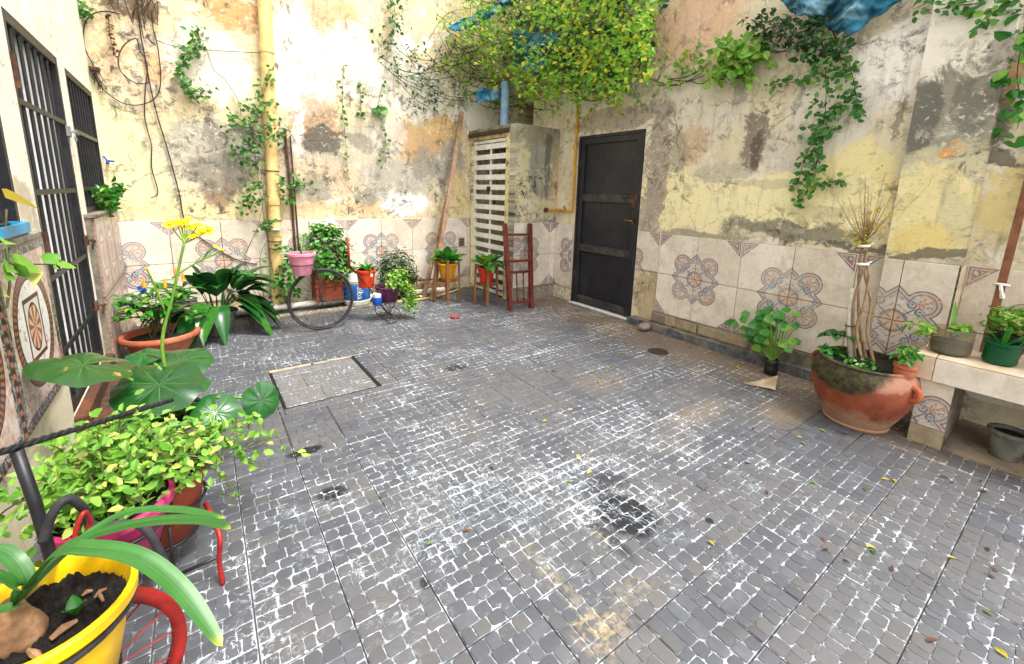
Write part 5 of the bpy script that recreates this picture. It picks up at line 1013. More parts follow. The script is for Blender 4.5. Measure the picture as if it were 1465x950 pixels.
for (x, y, an, L) in ((105, 857, 1.6, .045), (118, 868, .0, .05), (100, 878, 2.8, .055), (112, 878, -1.2, .03)):
    q = G(108, 878, pb_.z + .172); d_ = G(x, y, pb_.z + .18) - G(108, 873, pb_.z + .172); m = MB(); blade(m, q, d_ + Vector((0, 0, .015)), L, L * .55, .2, shape='ovate', n=5); m.build('seedling_leaf', M['lf_mid'], t, True)
for (x, y, x2, y2, w_) in ((72, 915, 110, 888, .014), (135, 855, 152, 842, .008), (118, 852, 132, 845, .008), (0, 905, 18, 900, .01), (22, 925, 30, 912, .009), (148, 860, 140, 848, .006), (60, 945, 40, 930, .012)):
    a, b2 = G(x, y, pb_.z + .168), G(x2, y2, pb_.z + .168); m = MB(); m.tube([a, (a + b2) / 2 + Vector((0, 0, .004)), b2], [w_ * .35, w_ * .6, w_ * .3], 6); m.build('bark_chip', M['bulb'], t)
# window sill plants on the left
random.seed(91)
q = Vector((XL + .02, 5.05, 1.166)); t = thing('sill_plant', 'small leafy plant growing on the worn tiled sill', 'plant', q); ml, ms = MB(), MB()
for i in range(9): e = q + Vector((random.uniform(.0, .14), random.uniform(-.5, .3), random.uniform(.03, .22))); sprig(ml, ms, [q + Vector((0, random.uniform(-.2, .2), 0)), (q + e) / 2 + Vector((.02, 0, .05)), e], .055, 2, .02, .65, .0025)
ms.build('stems', M['stem_dark'], t); ml.build('foliage', M['lf_mid'], t)
q = Vector((XL - .02, 2.62, 1.20)); tr = thing('blue_tray', 'bright blue plastic tray on the window sill', 'tray', (q.x, q.y, 1.169))
m = MB(); m.box((XL - .075, 2.38, 1.169), (XL + .045, 2.72, 1.176)); m.build('base', M['black_plastic'], tr); m = MB()
for a, b in (((XL - .08, 2.37), (XL - .07, 2.73)), ((XL + .042, 2.37), (XL + .052, 2.73)), ((XL - .07, 2.37), (XL + .042, 2.38)), ((XL - .07, 2.72), (XL + .042, 2.73))): m.box((*a, 1.178), (*b, 1.222), .002)
m.build('rim', M['sky_plastic'], tr)
q = Vector((XL + .03, 1.98, 1.02)); t = thing('wall_creeper', 'pale green creeper hanging from the window sill', 'plant', (XL + .02, 2.1, .9)); m = MB(); n_ = 0
pot_ = Vector((XL - .03, 2.2, 1.17)); m.tube(smoothpath([pot_, onX(8, 330, XL + .03), onX(14, 375, XL + .05), onX(40, 378, XL + .07), onX(78, 378, XL + .10)], 5), .003, 5); m.tube(smoothpath([onX(9, 300, XL + .04), onX(9, 350, XL + .05), onX(14, 400, XL + .05), onX(10, 440, XL + .05)], 5), .004, 5); m.build('stem', M['stem_dark'], t)
for (x, y, dx_, dy_, L, nr) in ((14, 374, 36, 8, .13, (1, -.5, .8)), (34, 378, 14, 24, .13, (.8, -.9, .2)), (62, 376, 22, -14, .09, (1, -.5, .9)), (80, 378, 20, 2, .08, (.8, -.6, .9)), (78, 378, -2, 22, .07, (.8, -.9, .1)), (14, 380, -16, 14, .1, (.8, -.8, .3)), (10, 385, -4, 30, .1, (.8, -.9, .0)), (10, 345, -14, 4, .08, (.8, -.6, .9)), (22, 392, 12, -14, .1, (.8, -.6, .6)), (8, 420, -10, 4, .06, (.8, -.8, .3)), (84, 372, 3, -10, .06, (.8, -.6, .5)), (8, 283, 40, 8, .17, (.7, -.5, 1))):
    a, b = onX(x, y, XL + .08), onX(x + dx_, y + dy_, XL + .12); m = MB(); blade(m, a, b - a, L, L * .62, .12, up=nr, shape='ovate', n=6, fold=.12); m.build('leaf', M['lf_bright'] if y > 300 else M['lf_yellow'], t, True)
# ================================================================== CABLES ON THE BACK WALL
def cable(px, label, r=.006, Y=YB - .03): m = MB(); P_ = smoothpath([onY(x, y, Y) for x, y in px], 6); m.tube(P_, r, 6); tag(m.build('cable', M['cable'], loc=P_[-1], smooth=True), label, 'cable', None)
cable([(196, -20), (200, 40), (208, 85), (212, 110), (225, 165), (240, 215), (256, 275), (266, 318), (300, 350), (340, 372), (368, 378)], 'long black cable dropping straight down to the wall tiles')
cable([(207, 85), (212, 107), (212, 118), (195, 119), (175, 105), (169, 85), (178, 64), (195, 55), (199, 70), (208, 85), (211, 100), (208, 125), (207, 165), (212, 190), (217, 210), (217, 240), (226, 275), (216, 283)], 'black cable wound in a loop with a loose hooked end', .005)
cable([(172, 20), (150, 16), (130, 22), (120, 40), (122, 70), (134, 95), (137, 112), (150, 130), (175, 147), (200, 150), (222, 140), (230, 115), (226, 70), (219, 40), (216, 15)], 'black cable sagging in a wide loop past the junction', .005)
cable([(225, 58), (245, 65), (280, 70), (320, 73), (378, 76)], 'thin black cable stretched to the downpipe', .0035)
cable([(296, 72), (306, 100), (320, 112), (340, 142), (345, 165)], 'thin dark wire slanting toward the downpipe climber', .003)
t = thing('junction_box', 'rusty junction box with tangled wires near the corner', 'box', onY(136, 104, YB - .04)); q = onY(134, 98, YB - .03); m = MB(); m.box((q.x - .03, YB - .05, q.z - .02), (q.x + .04, YB - .005, q.z + .015), .004); m.build('box', M['rust'], t); m = MB()
for i in range(7): m.tube(smoothpath([q + Vector((random.uniform(-.02, .03), -.02, -.01)), q + rv(.03) + Vector((0, -.01, -.07)), q + rv(.03) + Vector((.01, 0, -.13)), q + rv(.02) + Vector((.03, -.01, -.16))], 5), .003, 5)
m.build('wires', M['cable'], t)
q = onY(154, 230, YB - .03); m = MB(); m.tube([(q.x, YB - .001, q.z), (q.x, YB - .06, q.z)], .012, 8); m.tube([(q.x - .02, YB - .06, q.z + .04), (q.x, YB - .06, q.z), (q.x + .05, YB - .06, q.z - .005)], .009, 6); m.tube([(q.x, YB - .06, q.z), (q.x, YB - .075, q.z - .03)], .01, 6); tag(m.build('wall_tap', M['blue_plastic'], loc=q, smooth=True), 'small blue tap on the back wall beside the grille', 'tap')
q = onY(190, 8, YB - .05); m = MB()
for i in range(24): a = q + Vector((random.uniform(-.16, .2), random.uniform(-.02, .02), random.uniform(.05, .3))); m.tube(smoothpath([a, a + Vector((random.uniform(-.06, .06), -.02, -.1)), a + Vector((random.uniform(-.1, .1), -.01, random.uniform(-.35, -.15)))], 3), .004, 4)
tag(m.build('dead_root_tangle', M['bark_dark'], loc=q), 'brown tangle of dead roots high on the back wall', 'roots')
# ================================================================== VINES
random.seed(101)
def vine(label, specs, leaf='lf_vine', cat='vine', name='vine', base=None):
    t = thing(name, label, cat, base if base is not None else specs[0][0][-1]); ml, ms = MB(), MB()
    for pts, size, dens, spread, out in specs: sprig(ml, ms, pts, size, dens, spread, .7, .0035, out)
    ms.build('stem', M['bark_dark'], t); ml.build('foliage', M[leaf], t); return t
B = lambda x, y, d=.05: onY(x, y, YB - d)
Rr = lambda x, y, d=.05: onX(x, y, XR - d)
sp = [([B(392, 400, .15), B(376, 300, .15), B(366, 230, .14), B(362, 180, .13), B(376, 140, .14), B(384, 100, .14)], .05, 1, .05, (0, -.8, 0))]
for a, b in (((372, 200), (330, 165)), ((370, 190), (322, 180)), ((368, 210), (335, 215)), ((368, 235), (330, 222)), ((372, 170), (345, 150)), ((378, 185), (408, 185)), ((380, 200), (400, 205)), ((372, 290), (345, 292)), ((398, 270), (432, 262)), ((402, 260), (446, 268)), ((400, 285), (418, 287)), ((384, 100), (372, 148)), ((375, 160), (392, 150)), ((366, 260), (352, 300)), ((395, 330), (372, 325)), ((398, 350), (420, 380)), ((396, 400), (410, 430)), ((396, 420), (404, 455))): sp.append(([B(*a, .1), B((a[0] + b[0]) / 2, (a[1] + b[1]) / 2 - 6, .16), B(*b, .08)], .05, 2, .035, (0, -.8, 0)))
vine('leafy climber wound around the cream downpipe', sp)
vine('leafless woody stems twisting up beside the downpipe', [([Vector((.50, 5.02, .16)), B(350, 380, .25), B(370, 320, .18), B(378, 280, .16)], .03, .1, .03, (0, 0, 0)), ([Vector((.52, 5.02, .16)), B(372, 370, .3), B(385, 330, .18), B(374, 250, .14), B(388, 190, .13)], .03, .1, .03, (0, 0, 0)), ([Vector((.52, 5.04, .16)), B(360, 385, .2), B(392, 360, .2), B(385, 330, .16)], .03, .1, .03, (0, 0, 0)), ([Vector((.48, 5.02, .16)), B(340, 400, .3), B(352, 360, .2), B(368, 330, .15)], .03, .1, .02, (0, 0, 0))], base=Vector((.5, 5.02, .178)))
for lab, pts, dn in (('short green sprig high on the back wall near the cables', [(283, 45), (285, 60), (270, 75), (262, 82)], 4), ('trailing sprig with brown stems below the upper sprig', [(256, 88), (258, 110), (266, 125), (280, 135), (300, 128)], 3), ('small green tuft growing on the white left wall', [(118, 8), (108, 14), (104, 18)], 4)): vine(lab, [([B(*p, .06) for p in pts], .05, dn, .03, (0, -.8, 0))], base=B(*pts[-1], .06), name='wall_sprig')
vine('string of dry brown pods hanging on the back wall', [([B(155, 26, .04), B(157, 45, .05), B(160, 65, .05), B(163, 78, .05)], .03, 2, .008, (0, -.5, 0))], leaf='lf_brown', base=B(163, 78, .05))
vine('thin strand of heart leaves trailing down the middle of the back wall', [([B(492, 95, .04), B(490, 125, .05), B(490, 160, .05), B(493, 185, .05), B(496, 225, .05), B(497, 252, .04)], .045, 1, .012, (0, -1, 0))], base=B(497, 252, .04))
vine('second strand of heart leaves beside a single large leaf', [([B(548, 120, .04), B(540, 160, .06), B(551, 185, .05), B(550, 215, .05), B(545, 232, .04)], .05, 1, .014, (0, -1, 0)), ([B(515, 120, .04), B(516, 150, .05), B(518, 168, .04)], .06, 1, .02, (0, -1, 0)), ([B(541, 155, .06), B(541, 163, .06)], .12, 1, .01, (0, -1, 0))], base=B(545, 232, .04))
vine('ivy clump hanging high on the back wall', [([B(560, -10, .06), B(565, 20, .08), B(562, 45, .07), B(545, 62, .05)], .05, 5, .05, (0, -.8, 0))], base=B(545, 62, .05), leaf='lf_canopy2')
# hanging vine on the right wall
sp = [([Rr(1175, 50, .12), Rr(1180, 90, .16), Rr(1182, 130, .14), Rr(1180, 165, .1), Rr(1175, 195, .06)], .042, 7, .055, (-.9, 0, 0))]
for pts in ([(1170, 100), (1150, 115), (1125, 118), (1102, 122)], [(1215, 90), (1222, 120), (1226, 150), (1228, 165)], [(1176, 190), (1160, 210), (1150, 232), (1142, 258), (1130, 268)], [(1178, 190), (1170, 220), (1165, 250), (1150, 280), (1140, 290)], [(1180, 180), (1190, 160), (1205, 150)], [(1160, 268), (1185, 262), (1210, 258)], [(1172, 225), (1160, 255)], [(1180, 60), (1200, 80), (1210, 110)]): sp.append(([Rr(*p, .07) for p in pts], .05, 2, .02, (-.9, 0, 0)))
vine('dark green vine cascading down the right wall below the tarpaulin', sp, base=Rr(1175, 195, .06))
vine('thin trailing sprigs at the top of the pilaster', [([Rr(1465, -5, .2), Rr(1440, 5, .2), Rr(1420, 20, .18), Rr(1400, 32, .17)], .05, 3, .04, (-.8, 0, 0)), ([Rr(1400, 5, .15), Rr(1370, 8, .15), Rr(1340, 14, .14)], .045, 3, .03, (-.8, 0, 0)), ([Rr(1330, 2, .12), Rr(1310, 12, .12)], .045, 2, .03, (-.8, 0, 0))], base=Rr(1400, 32, .17))
vine('broad leaved creeper on the wall beyond the pilaster', [([Rr(1470, 10, .1), Rr(1462, 60, .1), Rr(1455, 110, .08), Rr(1462, 150, .08), Rr(1455, 185, .06)], .075, 2, .04, (-.9, 0, 0))], base=Rr(1455, 185, .06), leaf='lf_mid')
# climber mass in the corner: leaves on real twigs in front of both walls
def wallpt(x, y, d):
    a, b = onX(x, y, XR - d), onY(x, y, YB - d); return a if (a - CAM).length < (b - CAM).length else b
def mass(label, poly, n, leaf, size, dmin, dmax, name='climber', ntw=30, cat='climber'):
    def inside(x, y):
        c = False
        for (x1, y1), (x2, y2) in zip(poly, poly[1:] + poly[:1]):
            if (y1 > y) != (y2 > y) and x < (x2 - x1) * (y - y1) / (y2 - y1) + x1: c = not c
        return c
    xs_, ys_ = [p[0] for p in poly], [p[1] for p in poly]; pts = []
    while len(pts) < n:
        x, y = random.uniform(min(xs_), max(xs_)), random.uniform(min(ys_), max(ys_))
        if inside(x + 34 * mnoise.noise(Vector((x * .035, y * .035, 7.0))) + random.gauss(0, 7), y + 26 * mnoise.noise(Vector((x * .035, y * .035, 19.0))) + random.gauss(0, 6)) and (mnoise.noise(Vector((x * .03, y * .03, n * .1))) + random.uniform(-.5, .6) > -.12): pts.append((x, y))
    base = wallpt(sum(xs_) / len(xs_), sum(ys_) / len(ys_), dmin); t = thing(name, label, cat, base); ml, ms = MB(), MB()
    for x, y in pts:
        p = wallpt(x, y, random.uniform(dmin, dmax)); nr = Vector((-.6 if p.x > XR - dmax - .1 else -.1, -.5, .6)) + rv(.5); small_leaf(ml, p, nr, size * random.uniform(.7, 1.3), asp=.6)
    for _ in range(ntw):
        x, y = random.choice(pts); x2, y2 = min(pts, key=lambda p: abs(p[0] - x - random.uniform(-70, 70)) + abs(p[1] - y - random.uniform(-20, 50))); a, b = wallpt(x, y, random.uniform(dmin, dmax)), wallpt(x2, y2, random.uniform(dmin, dmax)); ms.tube(smoothpath([a, (a + b) / 2 + Vector((0, 0, -.05)), b], 4), .004, 4)
    ms.build('twigs', M['bark_dark'], t)['kind'] = 'stuff'; ml.build('foliage', M[leaf], t); return t
random.seed(111)
mass('dense bright green climber heaped over the corner above the outbuilding', [(660, -30), (700, -60), (940, -60), (932, 40), (915, 115), (890, 148), (820, 150), (760, 148), (715, 120), (690, 85), (655, 45)], 5600, 'lf_canopy', .056, .10, .75, ntw=130)
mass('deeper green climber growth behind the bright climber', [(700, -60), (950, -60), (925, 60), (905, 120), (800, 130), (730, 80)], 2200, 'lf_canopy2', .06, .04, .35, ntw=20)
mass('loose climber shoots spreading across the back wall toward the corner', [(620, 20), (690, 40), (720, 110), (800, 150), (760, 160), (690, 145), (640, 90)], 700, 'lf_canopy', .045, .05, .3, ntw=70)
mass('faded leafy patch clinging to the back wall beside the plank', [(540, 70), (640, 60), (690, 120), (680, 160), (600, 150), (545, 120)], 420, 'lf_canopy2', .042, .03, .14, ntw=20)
mass('lime green tuft growing on the right wall above the door stain', [(1010, 70), (1060, 55), (1105, 62), (1100, 95), (1060, 105), (1040, 122), (1015, 110)], 330, 'lf_bright', .075, .05, .22, ntw=10)
mass('sparse grey green growth on the upper right wall', [(1060, 20), (1200, 15), (1225, 70), (1150, 90), (1100, 62)], 330, 'lf_small', .055, .06, .2, ntw=14)
mass('thin pale growth between corner climber and lime tuft', [(920, 90), (1010, 70), (1030, 115), (960, 130), (915, 125)], 90, 'lf_canopy', .055, .03, .1, ntw=8)
vine('bare arching branch leaning out of the corner climber', [([wallpt(612, 60, .15), wallpt(640, 20, .4), wallpt(690, 8, .5), wallpt(760, -20, .4)], .05, .3, .03, (0, 0, 0)), ([wallpt(640, 45, .3), wallpt(680, 70, .45), wallpt(720, 120, .4), wallpt(800, 155, .3)], .05, 1, .04, (0, 0, 0))], leaf='lf_canopy', base=wallpt(612, 60, .15))
sp = []
for sx_, sy_, ln_ in ((735, 125, 45), (790, 135, 30), (850, 130, 45), (880, 125, 40), (905, 100, 50), (928, 50, 70), (820, 140, 26), (700, 100, 40), (940, 10, 60)): sp.append(([wallpt(sx_, sy_ - 25, .35), wallpt(sx_ + random.uniform(-8, 8), sy_ + ln_ * .3, .3), wallpt(sx_ + random.uniform(-10, 14), sy_ + ln_, .22)], .045, 2, .025, (-.4, -.6, 0)))
vine('loose shoots trailing from the underside of the corner climber', sp, leaf='lf_canopy', base=sp[0][0][-1])
# tarpaulin scraps
def tarp(label, px, d, seed, name='tarpaulin'):
    rn = random.Random(seed); nx, ny = 44, 20; (x0, y0), (x1, y1), (x2, y2), (x3, y3) = px; m = MB(); vs = []
    for sgn in (0, .004):
        for j in range(ny + 1):
            for i in range(nx + 1):
                u, v = i / nx, j / ny; x = (x0 * (1-u) + x1 * u) * (1-v) + (x3 * (1-u) + x2 * u) * v; y = (y0 * (1-u) + y1 * u) * (1-v) + (y3 * (1-u) + y2 * u) * v
                w_ = mnoise.noise(Vector((x * .03, y * .05, seed))) * .09 + mnoise.noise(Vector((x * .09, y * .12, seed))) * .05 + abs(mnoise.noise(Vector((x * .05 + y * .06, y * .03, seed + 4)))) * .09 + mnoise.noise(Vector((x * .25, y * .3, seed))) * .015; vs.append(wallpt(x, y + 5 * mnoise.noise(Vector((x * .08, y * .02, seed))), d + .1 + w_ + sgn))
    N1 = (nx + 1) * (ny + 1); f = lambda i, j, k: k * N1 + j * (nx + 1) + i; fs = []
    for j in range(ny):
        for i in range(nx): fs += [(f(i,j,0), f(i+1,j,0), f(i+1,j+1,0), f(i,j+1,0)), (f(i,j,1), f(i,j+1,1), f(i+1,j+1,1), f(i+1,j,1))]
    for i in range(nx): fs += [(f(i,0,0), f(i,0,1), f(i+1,0,1), f(i+1,0,0)), (f(i,ny,0), f(i+1,ny,0), f(i+1,ny,1), f(i,ny,1))]
    for j in range(ny): fs += [(f(0,j,0), f(0,j+1,0), f(0,j+1,1), f(0,j,1)), (f(nx,j,0), f(nx,j,1), f(nx,j+1,1), f(nx,j+1,0))]
    m.add(vs, fs); tag(m.build(name, M['tarp'], loc=vs[0], smooth=True), label, 'tarpaulin')
tarp('large blue tarpaulin sheet sagging over the top of the right wall', [(1085, -30), (1335, -30), (1215, 52), (1130, 14)], .05, 3)
tarp('rolled blue tarpaulin scrap above the back wall climber', [(640, 40), (740, -12), (742, 4), (655, 48)], .3, 5); tarp('small blue tarpaulin scrap hanging beside the blue pipe', [(680, 130), (720, 126), (722, 140), (684, 148)], .25, 7); tarp('dark blue tarpaulin piece tucked inside the corner climber', [(730, 40), (800, 50), (770, 110), (735, 95)], .2, 9)
# ================================================================== RIGHT SIDE
random.seed(121)
q = G(922, 473); m = MB(); m.ball(q + Vector((0, 0, .045)), .07, 14, 9, (1.15, .85, .62), .05); tag(m.build('stone', M['stone'], loc=q, smooth=True), 'rounded grey stone lying by the foot of the black door', 'stone')
q = G(942, 503); m = MB(); m.lathe([(.075, -.003), (.082, .004), (.088, .006), (.094, .002)], q, 28, .03); t = thing('floor_drain', 'round open drain hole in the paving near the skirting', 'drain', q); m.build('rim', M['rust'], t, True); m = MB(); m.lathe([(0, .0012), (.07, .0016), (.078, .0022)], q, 24); m.build('hole', M['black_plastic'], t)  # flat black disc stands in for the darkness inside the drain
q = Vector((3.70, 1.40, 0)); t = thing('geranium', 'leafy geranium growing from a cut bottle at the skirting', 'potted plant', q)
m = MB(); m.lathe([(.045, 0), (.05, .005), (.05, .07), (.046, .075), (.05, .09), (.05, .13), (.045, .13), (.044, .09), (0, .09)], q, 18); m.build('pot', M['black_plastic'], t, True); ml, ms = MB(), MB()
for i in range(64):
    pxx, pyy = random.gauss(1092, 22), random.gauss(468, 15); e = onX(pxx, pyy, 3.76 + random.uniform(-.12, .1)); ms.tube(smoothpath([q + Vector((0, 0, .1)), (q + e) / 2 + Vector((.02, 0, .08)), e], 4), .003, 4)
    c_ = e; nr = Vector((-.8, -.25, .75)) + rv(.3); nr.normalize(); e1, e2 = frame(nr); R = random.uniform(.026, .046); k = 9; vs = [c_] + [c_ + (e1 * math.cos(a) + e2 * math.sin(a)) * R * (.86 if j % 2 else 1.05) + nr * (R * .2) for j, a in enumerate([2 * math.pi * j / k for j in range(k)])]; ml.add(vs, [(0, 1 + j, 1 + (j + 1) % k) for j in range(k)])
ms.build('stems', M['stem'], t); ml.build('foliage', M['lf_mid'], t)
q = G(1090, 550); m = MB(); N_ = 6; cs = [G(1064, 549), G(1112, 543), G(1109, 560), G(1096, 557)]; vs = []
for s_ in (0, -.003):
    for j in range(N_ + 1):
        for i in range(N_ + 1): u, v = i / N_, j / N_; p = (cs[0] * (1-u) + cs[1] * u) * (1-v) + (cs[3] * (1-u) + cs[2] * u) * v; vs.append(p + Vector((0, 0, .008 + .03 * u * u * (1 - v) + .008 * mnoise.noise(p * 9) + s_)))
K_ = (N_ + 1) ** 2; fs = []
for j in range(N_):
    for i in range(N_): a_ = j * (N_ + 1) + i; fs += [(a_, a_ + 1, a_ + N_ + 2, a_ + N_ + 1), (K_ + a_, K_ + a_ + N_ + 1, K_ + a_ + N_ + 2, K_ + a_ + 1)]
m.add(vs, fs); tag(m.build('cardboard_scrap', M['paper'], loc=q), 'torn damp cardboard scrap lying before the geranium', 'cardboard')
# big terracotta pot
c = Vector((3.37, .735, 0)); t = thing('large_terracotta_pot', 'large mossy terracotta pot with ring handle and twisted little tree', 'potted plant', c)
m = MB(); m.lathe([(.165, 0), (.172, .006), (.176, .018), (.168, .024), (.2, .08), (.245, .17), (.272, .26), (.277, .32), (.265, .375), (.245, .405), (.248, .418), (.24, .425), (.225, .422), (.22, .38), (.2, .37), (0, .375)], c, 48, .008); m.build('pot', M['big_pot'], t, 'a')
m = MB(); m.lathe([(0, .402), (.08, .405), (.16, .392), (.222, .386)], c, 28, .03); m.build('soil', M['soil'], t)
hq_ = Vector((-.35, -.94, 0)).normalized(); hc = c + hq_ * .27 + Vector((0, 0, .325)); m = MB(); m.ring(hc + Vector((0, 0, -.01)), .04, .017, Vector((-.94, .35, 0)), 20, 8); m.build('handle', M['terracotta'], t, True)
m = MB(); hq2 = Vector((.1, 1, 0)).normalized(); m.ring(c + hq2 * .262 + Vector((0, 0, .345)), .036, .016, Vector((1, -.1, 0)), 20, 8); m.build('handle', M['big_pot'], t, True)
m = MB(); m.lathe([(.04, 0), (.052, .02), (.05, .05), (.058, .06), (.058, .075), (.045, .075)], c + Vector((-.08, -.20, .40)), 16); m.build('side_cup', M['terracotta'], t, 'a')
def RX(x, y, X=3.44): return onX(x, y, X)
s0 = c + Vector((.05, .02, .39))
for i in range(4):
    a = i * 1.57; pts = [s0 + Vector((math.cos(a) * .035, math.sin(a) * .05, 0))]
    for k, (px_, py_) in enumerate(((1228, 470), (1231, 430), (1234, 395), (1236, 365), (1237, 345))): b_ = RX(px_, py_); aa = a + k * (.45 + .3 * (i % 3)); rr = (.03, .036, .024, .018, .014)[k] * random.uniform(.5, 1.4); pts.append(b_ + Vector((math.cos(aa) * rr, math.sin(aa) * rr * 1.2, 0)))
    m = MB(); P_ = smoothpath(pts, 5); m.tube(P_, [.010 - .005 * k / len(P_) for k in range(len(P_))], 7); m.build('trunk_stem', M['bark'], t, True)
m = MB(); m.tube([s0 + Vector((-.03, .06, -.02)), RX(1214, 470), RX(1219, 412)], [.016, .014, .012], 9); m.build('stake', M['stake'], t, True)
for (x, y) in ((1236, 352), (1234, 378), (1217, 466)):
    m = MB(); m.ring(RX(x, y), .028, .009 if y < 400 else .004, (0, .1, 1), 16, 6); 
    if y < 400: m.tube([RX(x + 4, y), RX(x + 9, y - 2), RX(x + 14, y - 4)], [.008, .006, .003], 5)
    m.build('tie', M['cloth'] if y < 400 else M['cable'], t, True)
ml, ms = MB(), MB()
for (x, y) in [(random.gauss(1240, 22), random.gauss(290, 22)) for _ in range(22)] + list(((1222, 300), (1238, 290), (1252, 300), (1262, 285), (1230, 275), (1210, 310), (1245, 315), (1268, 310), (1275, 280), (1218, 330))): sprig(ml, ms, [RX(1237, 346), RX((1237 + x) / 2, (346 + y) / 2 + 4, 3.44 + random.uniform(-.05, .05)), RX(x, y, 3.44 + random.uniform(-.1, .1))], .03, .4, .03, .35, .0028)
ms.build('twigs', M['bark'], t); ml.build('sparse_leaves', M['lf_yellow'], t)
for i in range(12): a = i * 2.4; m = MB(); blade(m, RX(1200, 480) + Vector((0, 0, -.03)), (math.cos(a) * .9, math.sin(a) * .9, .55 + .06 * i), random.uniform(.13, .21), .075, .55, shape='petiole', n=6); m.build('leaf', M['lf_dark'], t, True)
ml = MB(); bush(ml, c + Vector((-.08, -.20, .53)), (.07, .07, .06), 60, .05, .4); ml.build('seedling', M['lf_mid'], t)
for o_, r_, n_, s_ in (((-.1, .0, .41), (.1, .12, .03), 40, .04), ((-.02, .18, .42), (.08, .06, .03), 40, .05)): ml = MB(); bush(ml, c + Vector(o_), r_, n_, s_, .65); ml.build('weed', M['lf_mid'], t)['kind'] = 'stuff'
# bench
t = thing('tiled_bench', 'tiled masonry bench along the right wall holding bottle planters', 'bench', (3.6, .3, 0))
MB().box((3.345, -1.2, .415), (3.85, .505, .535)).build('slab', M['cement'], t)
y_ = .508; k = 0
while y_ > -1.2:
    L = .085 if k == 0 else .4265; y2 = y_ - L
    m = MB(); m.box((3.333, y2 + .003, .405), (3.3449, y_, .54), .003)
    m.uv = [((abs(((v.y - .02) / TMOD) % 2 - 1) if k else .5), .62 + (v.z - .40) * 1.8 if k else .9) for v in m.v]; m.build('front_tile', M['tile_plain'] if k != 1 else M['medal'], t)
    MB().box((3.334, y2 + .003, .5401), (3.85, y_ - .001, .552), .003).build('top_tile', M['tile_plain'], t); y_ = y2; k += 1
MB().box((3.345, .5051, .41), (3.85, .516, .545), .002).build('end_tile', M['tile_plain'], t)
MB().box((3.385, .33, .0), (3.85, .475, .4145)).build('pier', M['cement'], t)
m = MB(); c_ = .002; X0 = 3.3705
for (z0, z1, mt) in ((.115, .412, 'medal'), (.0, .112, 'brick_tan')):
    m = MB(); m.box((X0, .328, z0), (3.3848, .478, z1), .002); m.uv = [((.50 - v.y) / TMOD * 1.15 + .03, (v.z - .10) / TMOD * 1.1) for v in m.v]; m.build('pier_tile', M[mt], t)
m = MB(); m.box((3.3705, .3275, .0), (3.85, .3295, .412)); m.build('pier_side', M['cement'], t)
MB().box((3.3705, -.9, .0), (3.85, -.72, .4145)).build('pier', M['cement'], t)
m = MB(); m.box((3.40, -1.2, -.01), (XR - .001, .325, .02)); m.build('plinth', M['dirt'], t)
# bottle planters on the bench
def bottle(c, r, h, mat, lip=None, foot=False):
    prof = [(r * .82, .002), (r * .95, .01), (r, .03)]
    for k in range(4): z = .03 + (h - .05) * (k + .5) / 4; prof += [(r, z - .01), (r * .965, z), (r, z + .01)]
    prof += [(r, h), (r - .003, h), (r - .004, .02)]; m = MB(); m.lathe(prof, c, 30); return m
random.seed(131)
zt_ = .552
q = G(1357, 505, zt_); t = thing('clear_bottle_planter', 'cut clear plastic bottle planter holding soil on the bench', 'planter', q); bottle(q, .092, .15, 0).build('bottle', M['clear_bottle'], t, 'a'); m = MB(); m.lathe([(.076, .004), (.085, .03), (.085, .075), (0, .08)], q, 26, .02); m.build('soil', M['soil'], t)
for a, el, L in ((.5, 1.35, .26), (2.5, 1.2, .1), (4, 1.1, .12), (5.2, .9, .12)): m = MB(); blade(m, q + Vector((0, 0, .075)), (math.cos(a) * math.cos(el), math.sin(a) * math.cos(el), math.sin(el)), L, .022, .1, shape='strap', n=5); m.build('leaf', M['lf_mid'], t, True)
for o_, r_, n_, s_ in (((-.05, .13, .13), (.05, .07, .03), 40, .05), ((0, -.03, .15), (.05, .04, .03), 60, .04)): ml = MB(); bush(ml, q + Vector(o_), r_, n_, s_, .55); ml.build('weed', M['lf_bright'], t)['kind'] = 'stuff'
q = G(1428, 520, zt_); t = thing('green_bottle_planter', 'cut green plastic bottle planter with spiky leaves on the bench', 'planter', q); bottle(q, .07, .12, 0).build('bottle', M['green_bottle'], t, 'a'); m = MB(); m.lathe([(.055, .004), (.064, .02), (.064, .09), (0, .095)], q, 22); m.build('soil', M['soil'], t); m = MB(); m.lathe([(.0705, .108), (.076, .112), (.076, .126), (.068, .126)], q, 24, .02, caps=False); m.build('lip', M['green_bottle'], t, 'a')
for a, el, L in ((1.9, 1.0, .22), (4.6, .95, .26), (3.4, 1.2, .2), (5.4, .7, .3)): m = MB(); blade(m, q + Vector((0, 0, .09)), (math.cos(a) * math.cos(el), math.sin(a) * math.cos(el), math.sin(el)), L, .026, .25, shape='strap', n=6); m.build('leaf', M['lf_mid'], t, True)
q = Vector((3.74, .20, zt_)); t = thing('ferny_plant', 'ferny bright plant in a dark pot behind the bottle planters', 'potted plant', q); pot('pot', 'black_plastic', t, q, .06, .08, .13); ml = MB(); bush(ml, q + Vector((-.03, .02, .2)), (.1, .13, .08), 200, .05, .4); ml.build('foliage', M['lf_bright'], t)
for i in range(8): a = random.uniform(2.4, 4.6); m = MB(); blade(m, Vector((3.70, -.02, .72)), (math.cos(a), math.sin(a) * .7 + .3, .5), random.uniform(.25, .38), .05, .6, shape='lance', n=7); m.build('long_leaf', M['lf_dark'], t, True)
q = G(1437, 660); t = thing('old_pail', 'small grimy grey pail standing under the bench', 'pail', (3.55, .10, .021)); pot('pail', 'grey_pot', t, (3.55, .10, .021), .06, .078, .16)
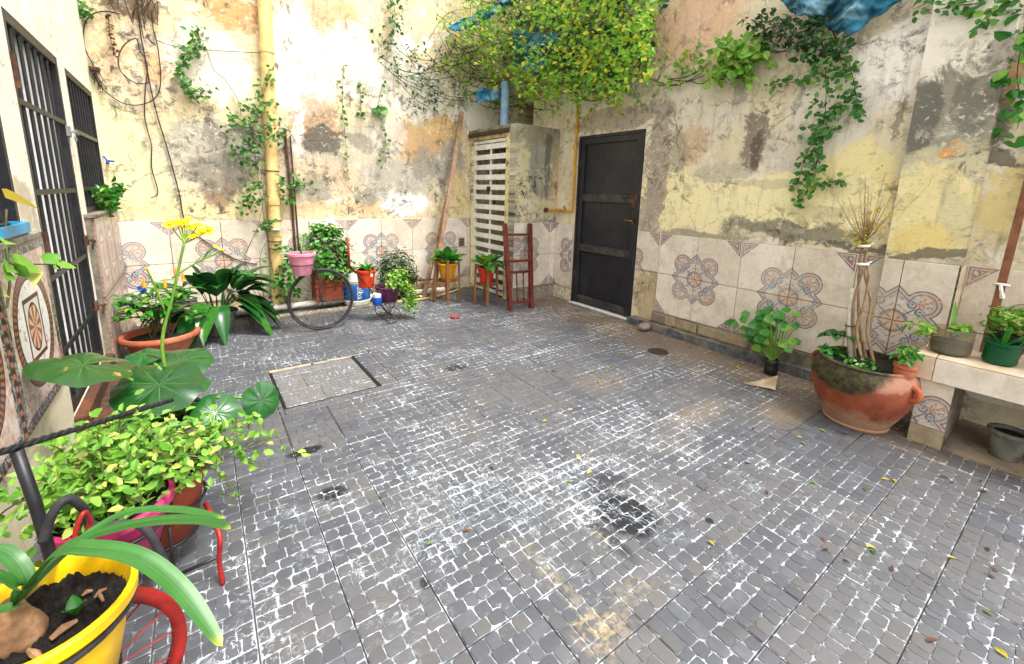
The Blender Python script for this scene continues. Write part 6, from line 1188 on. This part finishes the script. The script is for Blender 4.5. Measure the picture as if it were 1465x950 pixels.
a, b = Vector((3.70, .28, zt_)), onX(1468, 272, XR - .06); m = MB(); m.bar(a, b + (b - a) * .35, .036, .036); tag(m.build('wooden_pole', M['pole_wood'], loc=a), 'brown wooden pole leaning from the bench to the wall', 'pole')
m = MB(); q = a + (b - a) * .42; m.ring(q, .03, .008, (b - a), 14, 6); m.tube(smoothpath([q + Vector((-.03, 0, 0)), q + Vector((-.05, -.01, -.03)), q + Vector((-.045, -.02, -.07))], 4), [.008] * 6 + [.012] * 3, 5); tag(m.build('cloth_tie', M['cloth'], loc=q), 'white rag knotted round the leaning pole', 'rag')
# ================================================================== FALLEN LEAVES AND LITTER
q = G(648, 456); t = thing('red_toy', 'small red plastic toy lying on the paving', 'toy', q); m = MB(); m.ball(q + Vector((0, 0, .022)), .024, 10, 7, (1.2, .9, .9)); m.build('body', M['red_toy'], t, True); m = MB(); m.ball(q + Vector((.055, -.02, .016)), .018, 10, 7, (1.3, .9, .8)); m.build('head', M['red_toy'], t, True)
LM = [(G(942, 503), 'near the drain hole'), (G(1230, 607), 'before the terracotta pot'), (G(1320, 645), 'before the tiled bench'), (G(885, 735), 'by the black stain'), (G(465, 550), 'by the inspection cover'), (G(1090, 552), 'beside the cardboard scrap'), (G(475, 706), 'by the small soot mark'), (G(850, 860), 'by the sandy smear')]
FL = dict(y=('lf_yellow', 'small yellow leaf fallen on the paving'), g=('lf_green_dry', 'small green leaf fallen on the paving'), b=('lf_brown', 'small curled brown leaf fallen on the paving'))
random.seed(141)
for (x, y, k) in ((825,655,'y'),(840,678,'y'),(810,690,'g'),(1012,774,'y'),(1170,692,'g'),(1238,698,'g'),(1262,685,'y'),(1280,686,'y'),(1098,708,'b'),(1238,781,'y'),(1248,786,'g'),(1355,796,'y'),(1425,828,'b'),(1413,705,'b'),(1406,872,'g'),(1442,942,'y'),(610,780,'g'),(660,760,'b'),(706,672,'b'),(1345,680,'b'),(858,548,'y'),(872,525,'y'),(884,505,'g'),(1275,818,'b'),(1412,782,'b'),(1432,820,'b'),(1140,625,'y'),(1146,632,'y'),(1182,618,'g'),(1213,622,'b'),(1075,615,'b'),(1126,616,'b'),(1182,776,'b'),(1185,785,'b'),(1052,524,'y'),(1058,528,'y'),(1045,522,'y'),(1010,502,'y'),(985,498,'b'),(1402,690,'b'),(783,602,'y'),(848,534,'b'),(795,532,'b'),(880,545,'b'),(1325,918,'b'),(1065,663,'b'),(1205,800,'b'),(1365,690,'b'),(590,497,'b'),(735,490,'b')):
    p = G(x, y, .003); L = random.uniform(.028, .042) * (1.25 if k == 'b' and x > 1300 else 1); a = random.uniform(0, 6.28); m = MB(); blade(m, p, (math.cos(a), math.sin(a), .12), L, L * (.45 if k != 'b' else .3), .05, shape='lance', n=5, fold=random.uniform(.15, .6), twist=random.uniform(-.8, .8)); near = min(LM, key=lambda q_: (q_[0] - p).length); tag(m.build('fallen_leaf', M[FL[k][0]], loc=p), FL[k][1] + (' ' + near[1] if (near[0] - p).length < .62 else ' out in the open'), 'leaf', 'fallen leaves on the paving')
